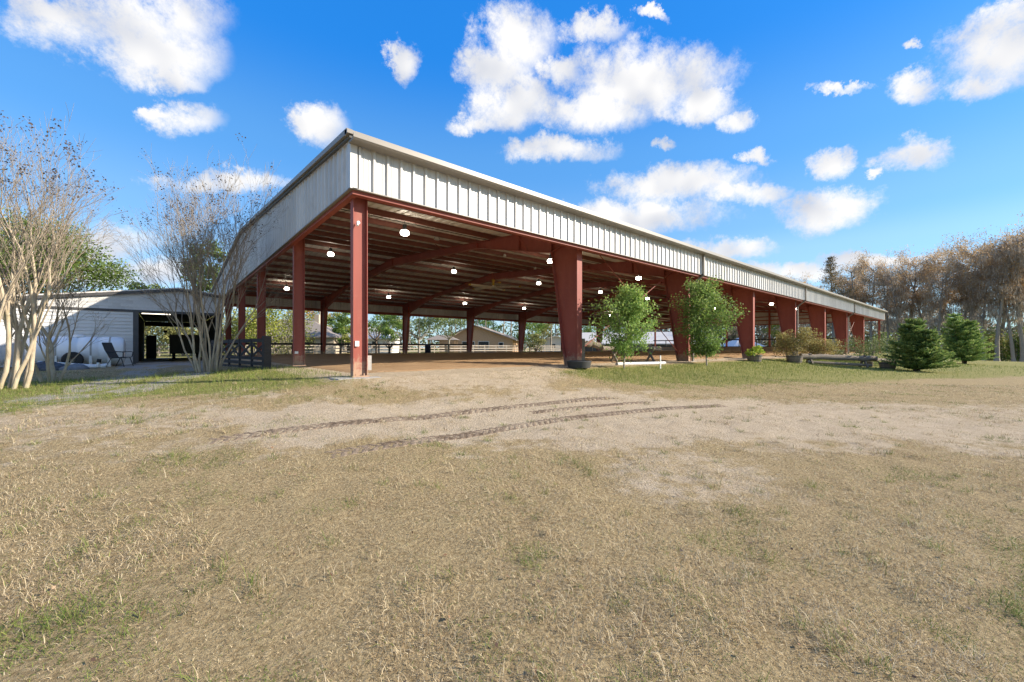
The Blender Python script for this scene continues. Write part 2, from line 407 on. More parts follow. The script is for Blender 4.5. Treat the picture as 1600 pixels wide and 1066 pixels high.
# ------------------------------------------------------------------ ground
SAND_LINE = [(-9, 1.0), (-4.6, -0.9), (-2.6, -2.1), (0.4, -3.1), (3.4, -4.4), (6.3, -6.2), (9.5, -8.8), (14, -13)]
def m_sand(x, y):
    n = fbm(x * 0.8 + 3, y * 0.8, 4) - 0.5
    w = 0.95 + 1.0 * sstep(-2, 4, x)
    n2 = fbm(x * 1.7 + 31, y * 2.3 - 5, 4) - 0.5
    a = (1 - sstep(w - 0.9, w + 1.3, polyd(x, y, SAND_LINE) + n * 2.4 + n2 * 1.8)) * (.6 + .4 * sstep(-3.5, -1.5, x)) * (1 - .35 * sstep(6.5, 9.5, x))
    b = 0.75 * (1 - sstep(0.6, 1.6, np.hypot((x - 3.0) / 3.0, (y + 0.2) / 1.3) + n * 0.8))
    c = 0.55 * (1 - sstep(0.5, 1.3, np.hypot((x - 1.3) / 1.4, (y + 6.4) / 0.9) + n * 0.8))
    inside = sstep(-0.3, 0.4, np.minimum(y, x + 0.5))
    return np.clip(np.maximum(np.maximum(a, b), np.maximum(c, inside * (y > -1) * (y < WID + .2) * (x < LEN + .2))), 0, 1)
def m_green(x, y):
    n = fbm(x * 0.6 - 7, y * 0.6 + 4, 4) - 0.5
    lo = -1.2 - 0.32 * np.clip(x - 4, 0, 40)
    g1 = sstep(5.0, 8.0, x + 4 * n) * sstep(lo - 1.2, lo + 0.9, y + 2.2 * n) * (1 - sstep(-0.5, 0.2, y))
    g2 = sstep(-7.5, -5.5, x) * (1 - sstep(-0.2, 1.2, x)) * sstep(-0.9, 0.8, y + 2.0 * n) * (1 - sstep(5.5, 9.0, y))
    g3 = 0.75 * sstep(26, 40, x) * (1 - sstep(-0.5, 0.3, y)) * (0.65 + n)
    g4 = 0.8 * np.maximum(sstep(LEN - 1, LEN + 3, x), sstep(WID, WID + 2, y))
    g5 = 0.5 * (1 - sstep(-12, -8, x))
    return np.clip(np.maximum.reduce([g1, g2, g3, g4, g5]), 0, 1)
def m_gravel(x, y):
    n = fbm(x * 1.2, y * 1.2 + 9, 3) - 0.5
    d1 = polyd(x, y, [(-5.2, -1.5), (-4.0, 3.0), (-3.6, 8.0), (-3.2, 13), (-2.6, 19)])
    d2 = polyd(x, y, [(-3.6, 1.5), (-2.2, 6), (-1.9, 12), (-1.8, 19)])
    a = 1 - sstep(0.25, 0.75, np.minimum(d1, d2) + n * 0.8)
    b = sstep(12, 15.5, y + n * 3) * (1 - sstep(19, 21, y)) * sstep(-4.9, -4.2, x) * (1 - sstep(-0.3, 0.2, x))
    return np.clip(np.maximum(a * 0.8 * sstep(-1.5, 2.5, y), b * .9) - .5 * sstep(.5, .75, fbm(x * 2.2, y * 1.4 + 50, 3)), 0, 1)
def graded(c0, fine, nf, lo, hi, growth=1.09):
    a = [0.0]; st = fine
    while a[-1] < max(hi - c0, c0 - lo):
        a.append(a[-1] + st)
        if len(a) > nf: st *= growth
    a = np.array(a)
    r = c0 + a[a < (hi - c0)]; l = c0 - a[1:][a[1:] < (c0 - lo)]
    return np.concatenate([[lo], l[::-1], r, [hi]])
gx = graded(1.5, 0.065, 125, -900, 900, 1.085); gy = graded(-4.0, 0.065, 62, -900, 900, 1.085)
GX, GY = np.meshgrid(gx, gy)
dist_c = np.hypot(GX - CAM[0], GY - CAM[1])
GZ = ground(GX, GY) + relief(GX, GY) * (1 - sstep(14, 40, dist_c))
nx, ny = len(gx), len(gy)
idx = np.arange(nx * ny).reshape(ny, nx)
GF = np.stack([idx[:-1, :-1], idx[:-1, 1:], idx[1:, 1:], idx[1:, :-1]], -1).reshape(-1, 4)
ground_o = new_mesh('ground', np.stack([GX, GY, GZ], -1).reshape(-1, 3), GF, smooth=True)
for nm, fn in (('sand', m_sand), ('green', m_green), ('gravel', m_gravel)):
    at = ground_o.data.attributes.new(nm, 'FLOAT', 'POINT'); at.data.foreach_set('value', fn(GX, GY).astype(np.float32).ravel())
tag(ground_o, kind='structure')
m, t, b = base_mat('dry_lawn_soil', 0.95, 0.08)
def attr(t, nm): return N(t, 'ShaderNodeAttribute', attribute_name=nm).outputs['Fac']
def edge(t, a, nf, amp=0.7, lo=0.3, hi=0.65):
    s = N(t, 'ShaderNodeMath', operation='MULTIPLY_ADD'); s.inputs[1].default_value = amp; s.inputs[2].default_value = -amp / 2
    t.links.new(nf, s.inputs[0]); ad = N(t, 'ShaderNodeMath', operation='ADD'); t.links.new(a, ad.inputs[0]); t.links.new(s.outputs[0], ad.inputs[1])
    mr_ = N(t, 'ShaderNodeMapRange', interpolation_type='SMOOTHSTEP'); mr_.inputs['From Min'].default_value = lo; mr_.inputs['From Max'].default_value = hi
    t.links.new(ad.outputs[0], mr_.inputs['Value']); return mr_.outputs[0]
fine = noise_fac(t, 38, 6, 0.75, lo=0.33, hi=0.67); mid = noise_fac(t, 3.2, 6, 0.7, lo=0.3, hi=0.7); big = noise_fac(t, 0.55, 5, 0.6, lo=0.35, hi=0.65)
straw = mixc3(t, fine, (0.19, 0.13, 0.062), (0.53, 0.405, 0.225))
straw = mixc3(t, mid, straw, mixc3(t, fine, (0.23, 0.165, 0.08), (0.53, 0.415, 0.23)))
grn = mixc3(t, fine, (0.13, 0.15, 0.03), (0.30, 0.30, 0.085))
sand = mixc3(t, fine, (0.46, 0.365, 0.25), (0.63, 0.52, 0.375))
sand = mixc3(t, mid, sand, mixc3(t, fine, (0.36, 0.27, 0.17), (0.54, 0.43, 0.295)))
grav = mixc3(t, fine, (0.27, 0.24, 0.205), (0.50, 0.45, 0.39))
speck = edge(t, attr(t, 'green'), noise_fac(t, 6, 6, 0.7, lo=0.25, hi=0.75), 0.9, 0.35, 0.75)
gm = N(t, 'ShaderNodeMath', operation='MULTIPLY'); gm.inputs[1].default_value = 0.7; t.links.new(speck, gm.inputs[0])
col = mixc3(t, gm.outputs[0], straw, grn)
sf = edge(t, attr(t, 'sand'), noise_fac(t, 4.5, 7, 0.75, lo=0.25, hi=0.75), 1.1, 0.25, 0.75)
col = mixc3(t, sf, col, sand)
col = mixc3(t, edge(t, attr(t, 'gravel'), noise_fac(t, 4, 6, 0.7), 0.8, 0.3, 0.7), col, grav)
t.links.new(col, b.inputs['Base Color'])
bp = N(t, 'ShaderNodeBump'); bp.inputs['Strength'].default_value = 0.75; bp.inputs['Distance'].default_value = 0.03
hm = N(t, 'ShaderNodeMath', operation='ADD'); t.links.new(fine, hm.inputs[0]); t.links.new(mid, hm.inputs[1]); t.links.new(hm.outputs[0], bp.inputs['Height']); t.links.new(bp.outputs[0], b.inputs['Normal'])
ground_o.data.materials.append(m)

# arena footing: raked orange-brown sand under the roof
ax = np.linspace(0.5, LEN - 0.5, 310); ay = np.concatenate([np.linspace(0, 1, 60) ** 1.0 * 9, np.linspace(9.3, 28, 70)])
AX, AY = np.meshgrid(ax, ay)
front = 1.2 + 0.7 * (fbm(AX * 0.5, AX * 0 + 2, 3) - 0.3)
AY2 = AY + np.where(AY < 9, (1 - AY / 9) * front, 0)
furrow = 0.012 * np.sin(AY2 * 2 * math.pi / 0.42 + 3 * fbm(AX * .15, AY2 * .15)) + 0.035 * (fbm(AX * 3, AY2 * 5, 3) - 0.5)
AZ = ground(AX, AY2) + 0.03 + furrow * 0.8
AZ[0] -= 0.06; AZ[-1] -= 0.06; AZ[:, 0] -= .06; AZ[:, -1] -= .06
ii = np.arange(AX.size).reshape(AX.shape)
arena_floor = new_mesh('arena_floor', np.stack([AX, AY2, AZ], -1).reshape(-1, 3), np.stack([ii[:-1, :-1], ii[:-1, 1:], ii[1:, 1:], ii[1:, :-1]], -1).reshape(-1, 4),
    mat_noise('orange_footing_sand', (0.45, 0.30, 0.17), (0.32, 0.20, 0.105), 2.5, rough=0.95, spec=0.05, bump=0.9, bscale=25, stretch=(0.5, 2.0, 1), c3=(0.46, 0.30, 0.16), s3=0.5, f3=0.5), smooth=True)
tag(arena_floor, kind='structure')

# ------------------------------------------------------------------ the covered arena
ZB, ZT, ZR, C0 = 3.895, 4.90, 4.93, 0.45
HALF = WID / 2
def zroof(y):
    return ZR + (y if y <= HALF else WID - y) / 12.0
barn = thing('riding_arena', (0, 0, 0), 'long open-sided metal riding arena with red steel columns and ribbed fascia', 'arena')
PW = 0.9144
def rib_profile(w=PW, step=0.3048, h=0.042, minor=False):
    pts = [(0.0, 0.0)]
    k = 0
    while k * step + 0.15 < w:
        cx = k * step + 0.1524
        pts += [(cx - 0.045, 0), (cx - 0.019, h), (cx + 0.019, h), (cx + 0.045, 0)]; k += 1
        if minor and cx + .2 < w + .12:
            for q in (.1, .2):
                if cx + q + .02 < w: pts += [(cx + q - .016, 0), (cx + q, .006), (cx + q + .016, 0)]
    pts.append((w, 0.0)); return pts
PROF = rib_profile()
# frames
def mk_column():
    mb = MB(); zt = zroof(C0 + .6) - 0.06
    mb.prism([(C0 + .012, 0.03), (C0 + .55, 0.03), (C0 + 1.2, 4.0), (C0 + 1.2, zt + .05), (C0 + .012, zt)], -0.006, 0.006, 'x')
    mb.box(-.125, .125, C0 - .006, C0 + .012, 0.03, zt)
    mb.bar((0, C0 + .556, 0.03), (0, C0 + 1.206, 4.0), 0.25, 0.018, up=(0, 1, 0))
    mb.bar((0, C0 + .02, 4.32), (0, C0 + 1.2, 4.0), 0.25, 0.016)
    mb.box(-.15, .15, C0 - .05, C0 + .62, 0.002, 0.03)
    mb.box(-.125, .125, C0 + 1.19, C0 + 1.208, 4.0, zt + .04)
    return mb
def mk_rafter():
    mb = MB(); y0 = C0 + 1.215
    bot = [(y0, 3.99), (6.2, 5.0), (HALF, 5.52), (WID - 6.2, 5.0), (WID - y0, 3.99)]
    top = [(WID - y0, zroof(y0) - .2), (HALF, zroof(HALF) - .2), (y0, zroof(y0) - .2)]
    mb.prism(bot + top, -0.005, 0.005, 'x')
    for p, q in zip(bot[:-1], bot[1:]): mb.bar((0, *p), (0, *q), 0.22, 0.016)
    for p, q in zip(top[:-1], top[1:]): mb.bar((0, *p), (0, *q), 0.22, 0.016)
    for y, za, zb_ in ((6.2, 5.0, zroof(6.2) - .2), (WID - 6.2, 5.0, zroof(6.2) - .2), (HALF, 5.52, zroof(HALF) - .2), (3.4, 4.42, zroof(3.4) - .2)):
        mb.box(-.11, .11, y - .012, y + .012, za, zb_)
    return mb
cols_src = raf_src = br_src = None
base_src = None
for k in range(1, 8):
    x = 7.62 * k
    for side in (0, 1):
        if cols_src is None: o = cols_src = mk_column().build('frame_column', M['red_col'], barn)
        else: o = inst(cols_src, barn)
        o.location = (x, 0 if side == 0 else WID, 0.0 if side == 0 else 0.0); o.rotation_euler = (0, 0, 0 if side == 0 else math.pi)
        ft = MB().box(-.3, .3, C0 - .22, C0 + .8, -.25, .012) if base_src is None else None
        if base_src is None: base_src = ft.build('footing', M['concrete'], o)
        else: inst(base_src, o)
    if raf_src is None: o = raf_src = mk_rafter().build('rafter', M['red'], barn)
    else: o = inst(raf_src, barn)
    o.location = (x, 0, 0)
    for y, dz in ((3.0, 0), (8.6, 0), (HALF - 2.4, 0), (WID - 8.6, 0), (WID - 3.0, 0)):
        zb_ = np.interp(min(y, WID - y), [1.66, 6.2, HALF], [3.99, 5.0, 5.52])
        if br_src is None or True:
            o2 = MB().bar((x, y, zb_ + .02), (x - 0.75, y + .05, zroof(y) - .12), 0.045, 0.012).build('flange_brace', M['red'], barn)
# end-wall columns: I sections, flanges parallel to the end wall
ENDY = [0.40, 5.58, 11.97, 17.71, 23.6, WID - 0.40]
def mk_endcol(ht):
    mb = MB(); D = 0.31
    mb.box(0, .014, -.085, .085, 0.03, ht); mb.box(D - .014, D, -.085, .085, 0.03, ht); mb.box(.014, D - .014, -.005, .005, 0.03, ht)
    mb.box(-.03, D + .03, -.12, .12, 0.0, 0.03)
    for bx_ in (.07, .24):
        for by in (-.06, .06): mb.box(bx_ - .012, bx_ + .012, by - .012, by + .012, .03, .075)
    return mb
zoff = {5.58: .06, 11.97: .10, 17.71: .10, 23.6: .1}
for y in ENDY:
    o = mk_endcol(zroof(y) - .05 - zoff.get(y, 0)).build('end_column', M['red_col'], barn, loc=(0.14, y, zoff.get(y, 0.0)))
    o2 = mk_endcol(zroof(y) - .05).build('end_column', M['red'], barn, loc=(LEN - .45, y, 0.0))
o = MB().prism([(-.45, -.28), (.42, -.34), (.5, .2), (-.1, .36), (-.5, .2)], -.2, .03, 'z').build('footing', M['concrete'], barn, loc=(0.2, 0.32, -0.03))
# secondary steel
pur = None
ys = [0.75 + 1.48 * i for i in range(10)]
for y in ys + [WID - v for v in ys]:
    z1 = zroof(y) - 0.004; w = 0.07
    if pur is None:
        mb = MB(); mb.box(0.1, LEN - .1, -.004, .004, -.18, 0); mb.box(0.1, LEN - .1, .004, w, -.18, -.174); mb.box(.1, LEN - .1, -w, -.004, -.006, 0)
        pur = mb.build('purlin', M['purlin'], barn)
        o = pur
    else: o = inst(pur, barn)
    o.location = (0, y, z1)
for y in (0.04, WID - .20):
    MB().box(0.03, LEN - .03, y, y + .16, ZB - .10, ZB + .015).box(0.03, LEN - .03, y + .07, y + .085, ZB + .015, ZB + .14).build('header_beam', M['red'], barn)
    MB().box(0.05, LEN - .05, y + .02, y + .14, ZT - .2, ZT - .02).build('eave_strut', M['red'], barn)
for x in (0.04, LEN - .17):
    MB().box(x, x + .13, .21, WID - .21, ZB - .09, ZB + .015).build('header_beam', M['red'], barn)
    mb = MB(); mb.bar((x + .2, .1, zroof(.1) - .3), (x + .2, HALF, zroof(HALF) - .3), .12, .22); mb.bar((x + .2, HALF, zroof(HALF) - .3), (x + .2, WID - .1, zroof(.1) - .3), .12, .22)
    mb.build('end_rafter', M['red'], barn)
for z in (ZB + .55, ZB + 1.05):
    yy = max(0.3, (z - ZR + .15) * 12)
    MB().box(LEN - .16, LEN - .05, yy, WID - yy, z - .06, z + .06).build('girt', M['red'], barn)
# roof sheets
roof = MB().bar((0, HALF, zroof(HALF) + .055), (LEN, HALF, zroof(HALF) + .055), 0.5, 0.02).build('roof', M['panel'], barn)
def mk_roofpanel():
    V, F = [], []
    for y in (-.14, HALF):
        for (a, h) in PROF: V.append((a, y, h + ZR + y / 12.0))
    n = len(PROF)
    F = [(i, i + 1, n + i + 1, n + i) for i in range(n - 1)]
    return V, F
V, F = mk_roofpanel()
rp = None
npan = int(math.ceil(LEN / PW))
sx = LEN / (npan * PW)
for side in (0, 1):
    for i in range(npan):
        if rp is None: o = rp = new_mesh('roof_panel', V, F, M['roof_in'], roof)
        else: o = inst(rp, roof)
        o.scale = (sx, 1, 1)
        o.location = (i * PW * sx, 0, 0) if side == 0 else ((i + 1) * PW * sx, WID, 0)
        o.rotation_euler = (0, 0, 0 if side == 0 else math.pi)
# fascia: front, back
FPROF = rib_profile(minor=True)
def mk_fascia(z0, z1):
    n = len(FPROF)
    V = [(a, -h, z) for z in (z0, z1) for (a, h) in FPROF]
    return V, [(i, i + 1, n + i + 1, n + i) for i in range(n - 1)]
fp = None
for side in (0, 1):
    y0 = 0.0 if side == 0 else WID
    bt = MB()
    s_ = -1 if side == 0 else 1
    bt.box(0.0, LEN, *sorted((y0 + s_ * .045, y0 - s_ * .03)), ZB - .022, ZB - .001)
    fas = bt.build('fascia', M['trim'], barn)
    V, F = mk_fascia(ZB, ZT)
    for i in range(npan):
        if fp is None: o = fp = new_mesh('fascia_panel', V, F, M['panel'], fas)
        else: o = inst(fp, fas)
        o.scale = (sx, 1, 1)
        o.location = (i * PW * sx, y0, 0) if side == 0 else ((i + 1) * PW * sx, y0, 0)
        o.rotation_euler = (0, 0, 0 if side == 0 else math.pi)
# fascia: gable ends (top follows the roof pitch)
npe = int(math.ceil(WID / PW)); se = WID / (npe * PW)
for x0, sg in ((0.0, -1), (LEN, 1)):
    fas = MB().box(*sorted((x0 + sg * .045, x0 - sg * .03)), 0, WID, ZB - .022, ZB - .001).build('gable_fascia', M['trim'], barn)
    for i in range(npe):
        V, n = [], len(PROF)
        prof = [(i * PW * se + a * se, h) for (a, h) in PROF]
        for top in (0, 1):
            for (a, h) in prof: V.append((x0 + sg * h, a, zroof(min(max(a, 0), WID)) - .02 if top else ZB))
        new_mesh('fascia_panel', V, [(j, j + 1, n + j + 1, n + j) for j in range(n - 1)], M['panel'], fas)
    rk = MB()
    for (ya, yb) in ((-.16, HALF), (HALF, WID + .16)):
        za, zb_ = (ZR + ya / 12 if ya < HALF else zroof(ya)), (zroof(yb) if yb <= WID else ZR - .16 / 12)
        rk.bar((x0 + sg * .10, ya, za + .03), (x0 + sg * .10, yb, zb_ + .03), 0.12, 0.11)
    o = rk.build('rake_trim', M['trim'], fas)
    rk = MB()
    for (ya, yb) in ((-.16, HALF), (HALF, WID + .16)):
        za, zb_ = (ZR + ya / 12 if ya < HALF else zroof(ya)), (zroof(yb) if yb <= WID else ZR - .16 / 12)
        rk.bar((x0 + sg * .07, ya, za - .055), (x0 + sg * .07, yb, zb_ - .055), 0.06, 0.055)
    rk.build('rake_shadow_trim', M['bronze'], fas)
# corner trims
for x, y in ((0, 0), (LEN, 0), (0, WID), (LEN, WID)):
    sx_, sy_ = (-1 if x == 0 else 1), (-1 if y == 0 else 1)
    mb = MB(); mb.box(*sorted((x + sx_ * .045, x + sx_ * .037)), *sorted((y + sy_ * .045, y - sy_ * .10)), ZB - .02, ZT + .02)
    mb.box(*sorted((x + sx_ * .037, x - sx_ * .10)), *sorted((y + sy_ * .045, y + sy_ * .037)), ZB - .02, ZT + .02)
    mb.build('corner_trim', M['panel'], barn)
# gutter, drip edge and downspouts
for side in (0, 1):
    y0, s_ = (0, 1) if side == 0 else (WID, -1)
    poly = [(-.05, 4.76), (-.29, 4.76), (-.33, 4.795), (-.33, 4.87), (-.31, 4.875), (-.305, 4.80), (-.05, 4.80)]
    g = MB().prism([(y0 + s_ * a, b) for a, b in poly], -.08, LEN + .08, 'x').build('gutter', M['trim'], barn)
    MB().prism([(y0 + s_ * a, b) for a, b in [(-.20, 4.90), (-.20, 4.975), (-.05, 4.99), (-.05, 4.88)]], -.16, LEN + .16, 'x').build('drip_edge', M['trim'], g)
for k in (2, 4, 6):
    x = 7.62 * k + .18
    mb = MB(); mb.box(x - .045, x + .045, -.135, -.05, ZB - .05, 4.76)
    mb.bar((x, -.09, ZB - .02), (x, C0 - .06, ZB - .42), .09, .075); mb.box(x - .045, x + .045, C0 - .10, C0 - .015, .02, ZB - .40)
    mb.build('downspout', M['trim'], barn)
# wind bracing rods
for (a, b_) in (((8.3, .82, 4.55), (15.0, .82, .35)), ((15.0, .86, 4.35), (7.9, .86, .4)), ((46.0, .82, 4.5), (53.0, .82, .4)), ((53.0, .86, 4.4), (46.2, .86, .4))):
    MB().tube([a, b_], .016, 6).build('brace_rod', M['red'], barn)
# boxes on the columns
MB().box(.19, .275, 0, .055, 0, .115).build('outlet_box', M['white'], barn).location = (0, .338, .66)
MB().box(.17, .27, 0, .045, 0, .075).build('outlet_box', M['white'], barn, loc=(0, 5.527, .44))
MB().tube([(.24, .33, 3.30), (.24, .28, 3.30)], .036, 10).tube([(.24, .31, 3.30), (.20, .24, 3.22)], .022, 8).build('hose_hook', M['white'], barn)
MB().box(.43, .52, -.05, .05, 0, .32).build('junction_box', M['concrete'], barn, loc=(.03, .40, .14))
# far side kick rail between columns and far end wall with rails
for i, x in enumerate((0.4, 7.75, 15.4)):
    MB().box(x, x + 7.1, WID - .95, WID - .90, .84, 1.0).build('kick_rail', M['black'], barn)
    for px_ in (x + 2.4, x + 4.8): MB().box(px_ - .05, px_ + .05, WID - .9, WID - .82, .05, .98).build('rail_post', M['black'], barn)
for i in range(12):
    y = 2 + i * 2.3
    MB().box(LEN - .72, LEN - .66, y, y + 2.28, .1, .72).build('kick_board', mat_noise('tan_kickboard', (.36, .30, .22), (.28, .23, .17), 3, rough=.8) if i == 0 else bpy.data.materials['tan_kickboard'], barn)
    MB().box(LEN - .72, LEN - .62, y - .05, y + .05, .72, 1.75).build('rail_post', M['black'], barn)
MB().box(LEN - .75, LEN - .58, 2, 29.6, 1.70, 1.86).build('top_rail', M['black'], barn)
MB().box(LEN - .75, LEN - .58, 2, 29.6, .70, .78).build('counter', M['black'], barn)

# ------------------------------------------------------------------ lamps and fan under the roof
M['lens'] = mat_emit('lit_lamp_lens', (1.0, 0.90, 0.74), 20.0)
lamp_src = None
for k in range(8):
    for y, row in ((5.5, 'front'), (14.2, 'middle'), (24.3, 'back')):
        x = 3.81 + 7.62 * k
        if (k, row) in ((7, 'back'), (6, 'back'), (7, 'middle')): continue
        lab = 'lit round high-bay lamp in the %s row of bay %s counted from the near gable' % (row, ['one', 'two', 'three', 'four', 'five', 'six', 'seven', 'eight'][k])
        if lamp_src is None:
            lamp_src = o = thing('high_bay_lamp', (x, y, zroof(y) - .56), lab, 'lamp', 'lit lamps hung under the arena roof')
            MB().lathe([(0.0, -.075), (.12, -.075), (.15, -.05), (.157, .02), (.135, .075), (.08, .095)], n=18).build('lens', M['lens'], o, smooth=True)
            MB().lathe([(.085, .095), (.09, .13), (.075, .14), (.075, .30), (.03, .32), (0, .32)], n=12).build('driver_housing', M['black'], o, smooth=True)
            MB().tube([(0, 0, .32), (0, 0, .50)], .012, 6).box(-.06, .06, -.03, .03, .46, .50).build('hanger', M['black'], o)
        else: copy_thing(lamp_src, (x, y, zroof(y) - .56), lab)
fan = thing('ceiling_fan', (15.24, 14.95, 5.0), 'large five-bladed ceiling fan with yellow mount under the arena ridge', 'fan')
M['fan_blade'] = mat_noise('fan_blade_metal', (.80, .74, .62), (.74, .68, .57), 2, rough=.4, spec=.4)
M['yellow'] = mat_noise('yellow_paint', (.55, .36, .05), (.48, .31, .04), 3, rough=.5)
MB().lathe([(0, -.05), (.14, -.05), (.17, 0), (.16, .07), (.08, .1), (0, .1)], n=14).build('hub', M['fan_blade'], fan, smooth=True)
MB().box(-.06, .06, -.06, .06, .1, .55).box(-.11, .11, -.08, .08, .45, .56).build('mount', M['yellow'], fan)
for k in range(5):
    a = k * 2 * math.pi / 5 + .5
    bl = MB(); bl.add([(.14, -.07, -.035), (.14, .08, .055), (1.85, .10, .065), (1.85, -.08, -.035), (.14, -.07, -.06), (.14, .08, .03), (1.85, .10, .04), (1.85, -.08, -.06)], [(0, 3, 2, 1), (4, 5, 6, 7), (0, 1, 5, 4), (1, 2, 6, 5), (2, 3, 7, 6), (3, 0, 4, 7)])
    o = bl.build('blade', M['fan_blade'], fan, rz=a)
    MB().box(1.85, 1.98, -.07, .09, -.03, .06).build('blade_tip', M['yellow'], o)
for y in (5.36, 14.06, 24.16):
    MB().tube([(.4, y, zroof(y) - .215), (LEN - 8, y, zroof(y) - .215)], .014, 6).build('conduit', M['black'], barn)
for (x, y, z, nm) in ((5.9, 6.8, 5.30, 'galvanised bell-shaped lamp without light beside the nearest rafter'), (10.6, 8.0, 5.42, 'small unlit floodlight clamped to the second bay purlin'), (14.3, 9.6, 5.45, 'small unlit floodlight beside the second rafter')):
    o = thing('pendant_lamp' if 'bell' in nm else 'floodlight', (x, y, z), nm, 'lamp')
    if 'bell' in nm:
        MB().lathe([(.13, -.1), (.125, -.04), (.08, .03), (.05, .1), (0, .1)], n=12).build('shade', M['concrete'], o, smooth=True)
        MB().tube([(0, 0, .08), (0, 0, zroof(y) - z - .18)], .012, 6).build('stem', M['concrete'], o)
    else:
        MB().lathe([(.07, -.06), (.07, .02), (.03, .07), (0, .07)], n=10).build('head', M['white'], o, smooth=True)
        MB().tube([(0, 0, .06), (0, 0, zroof(y) - z - .18)], .01, 6).build('stem', M['concrete'], o)

# ------------------------------------------------------------------ plants: generators
def unit(v): return v / (np.linalg.norm(v, axis=-1, keepdims=True) + 1e-9)
def seg_mesh(P0, P1, R0, R1, n=4):
    P0, P1, R0, R1 = map(lambda a: np.asarray(a, float), (P0, P1, R0, R1))
    d = unit(P1 - P0); u = np.where(np.abs(d[:, 2:3]) < .9, np.array([[0, 0, 1.]]), np.array([[1., 0, 0]]))
    a = unit(np.cross(d, u)); b = np.cross(d, a); T = np.linspace(0, 2 * math.pi, n, endpoint=False)
    ring = np.cos(T)[None, :, None] * a[:, None] + np.sin(T)[None, :, None] * b[:, None]
    V = np.concatenate([P0[:, None] + ring * R0[:, None, None], P1[:, None] + ring * R1[:, None, None]], 1)   # (m,2n,3)
    m = len(P0); k = np.arange(n); f = np.stack([k, (k + 1) % n, n + (k + 1) % n, n + k], -1)
    F = f[None] + (np.arange(m) * 2 * n)[:, None, None]
    return V.reshape(-1, 3), F.reshape(-1, 4)
def cards(C, size, rg, aspect=0.5, flat=0.0, droop=0.0, axis=None, jit=1.0):
    """diamond leaves: C centres, size lengths"""
    C = np.asarray(C, float); n = len(C); size = np.broadcast_to(np.asarray(size, float), (n,))
    u = rg.normal(size=(n, 3)) * jit
    if axis is not None: u = u + axis
    u[:, 2] *= (1 - flat); u[:, 2] -= droop; u = unit(u)
    w = rg.normal(size=(n, 3)); w[:, 2] += flat * 3; v = unit(np.cross(u, w))
    u = u * size[:, None] * .5; v = v * (size * aspect)[:, None] * .5
    V = np.stack([C - u, C + v - u * .1, C + u, C - v - u * .1], 1).reshape(-1, 3)
    F = np.arange(n * 4).reshape(n, 4)
    return V, F
class Tree:
    def __init__(s, seed): s.r = np.random.default_rng(seed); s.s = []; s.tips = []
    def rot(s, d, ang):
        p = unit(np.cross(d, s.r.normal(size=3))); return unit(d * math.cos(ang) + p * math.sin(ang))
    def limb(s, p, d, L, r0, r1, steps, wob=.1, up=0.0):
        pts = [np.array(p, float)]; d = unit(np.array(d, float)); out = []
        for i in range(steps):
            d = unit(d + s.r.normal(size=3) * wob + np.array([0, 0, up])); q = pts[-1] + d * L / steps
            ra, rb = r0 + (r1 - r0) * i / steps, r0 + (r1 - r0) * (i + 1) / steps
            s.s.append((pts[-1], q, ra, rb)); out.append((q, d, rb)); pts.append(q)
        return out
    def grow(s, p, d, L, r, lev, P):
        """P: list per level of dict(n, ang, ratio, wob, up, start)"""
        q = P[min(lev, len(P) - 1)]; steps = q.get('steps', 4)
        end = q.get('taper', .45)
        nodes = s.limb(p, d, L, r, r * end, steps, q['wob'], q['up'])
        if lev >= len(P) - 1:
            s.tips += [(nodes[-1][0], nodes[-1][1], lev)]; return
        for i in range(q['n']):
            t = q.get('start', .35) + (1 - q.get('start', .35)) * (i + s.r.uniform(.2, 1)) / q['n']
            j = min(int(t * steps), steps - 1); nd = nodes[j]
            s.grow(nd[0], s.rot(nd[1], q['ang'] * s.r.uniform(.6, 1.3)), L * q['ratio'] * s.r.uniform(.75, 1.2), max(nd[2] * q.get('rr', .6), .003), lev + 1, P)
        if q.get('lead', True):
            s.grow(nodes[-1][0], s.rot(nodes[-1][1], .15), L * q['ratio'] * s.r.uniform(.8, 1.1), max(nodes[-1][2] * .95, .003), lev + 1, P)
    def mesh(s, name, mat, parent, n=5, rmin=0, rmax=9, smooth=True):
        S = [x for x in s.s if rmin <= x[2] < rmax]
        V, F = seg_mesh([x[0] for x in S], [x[1] for x in S], [x[2] for x in S], [x[3] for x in S], n)
        return new_mesh(name, V, F, mat, parent, smooth=smooth)
def leaves(name, C, size, rg, mat, parent, tone=None, **kw):
    V, F = cards(C, size, rg, **kw)
    return new_mesh(name, V, F, mat, parent, tone=rg.random(len(F)) if tone is None else tone)

L = {}
L['sap'] = mat_leaf('oak_leaf', (.11, .20, .045), (.21, .33, .075), (.42, .50, .14), .4)
L['pine'] = mat_leaf('pine_needle', (.06, .10, .02), (.12, .175, .035), (.26, .29, .075), .3)
L['olive'] = mat_leaf('olive_brush_leaf', (.14, .15, .05), (.27, .26, .09), (.42, .38, .14), .35)
L['yellow'] = mat_leaf('yellow_green_leaf', (.16, .20, .03), (.32, .34, .06), (.48, .44, .10), .35)
L['green'] = mat_leaf('green_leaf', (.07, .13, .025), (.14, .22, .045), (.27, .34, .08), .35)
L['willow'] = mat_leaf('pale_oak_leaf', (.13, .18, .06), (.22, .27, .10), (.36, .38, .16), .35)
L['orange'] = mat_leaf('orange_leaf', (.36, .17, .04), (.50, .25, .05), (.60, .36, .10), .35)
L['rust'] = mat_leaf('rust_cypress_needle', (.25, .155, .075), (.40, .255, .12), (.53, .37, .185), .5, rnd=.22)
L['moss'] = mat_leaf('spanish_moss', (.31, .255, .195), (.46, .385, .30), (.58, .50, .40), .45, rnd=.15)
L['cedar'] = mat_leaf('cedar_frond', (.08, .16, .045), (.16, .26, .065), (.36, .41, .12), .4)
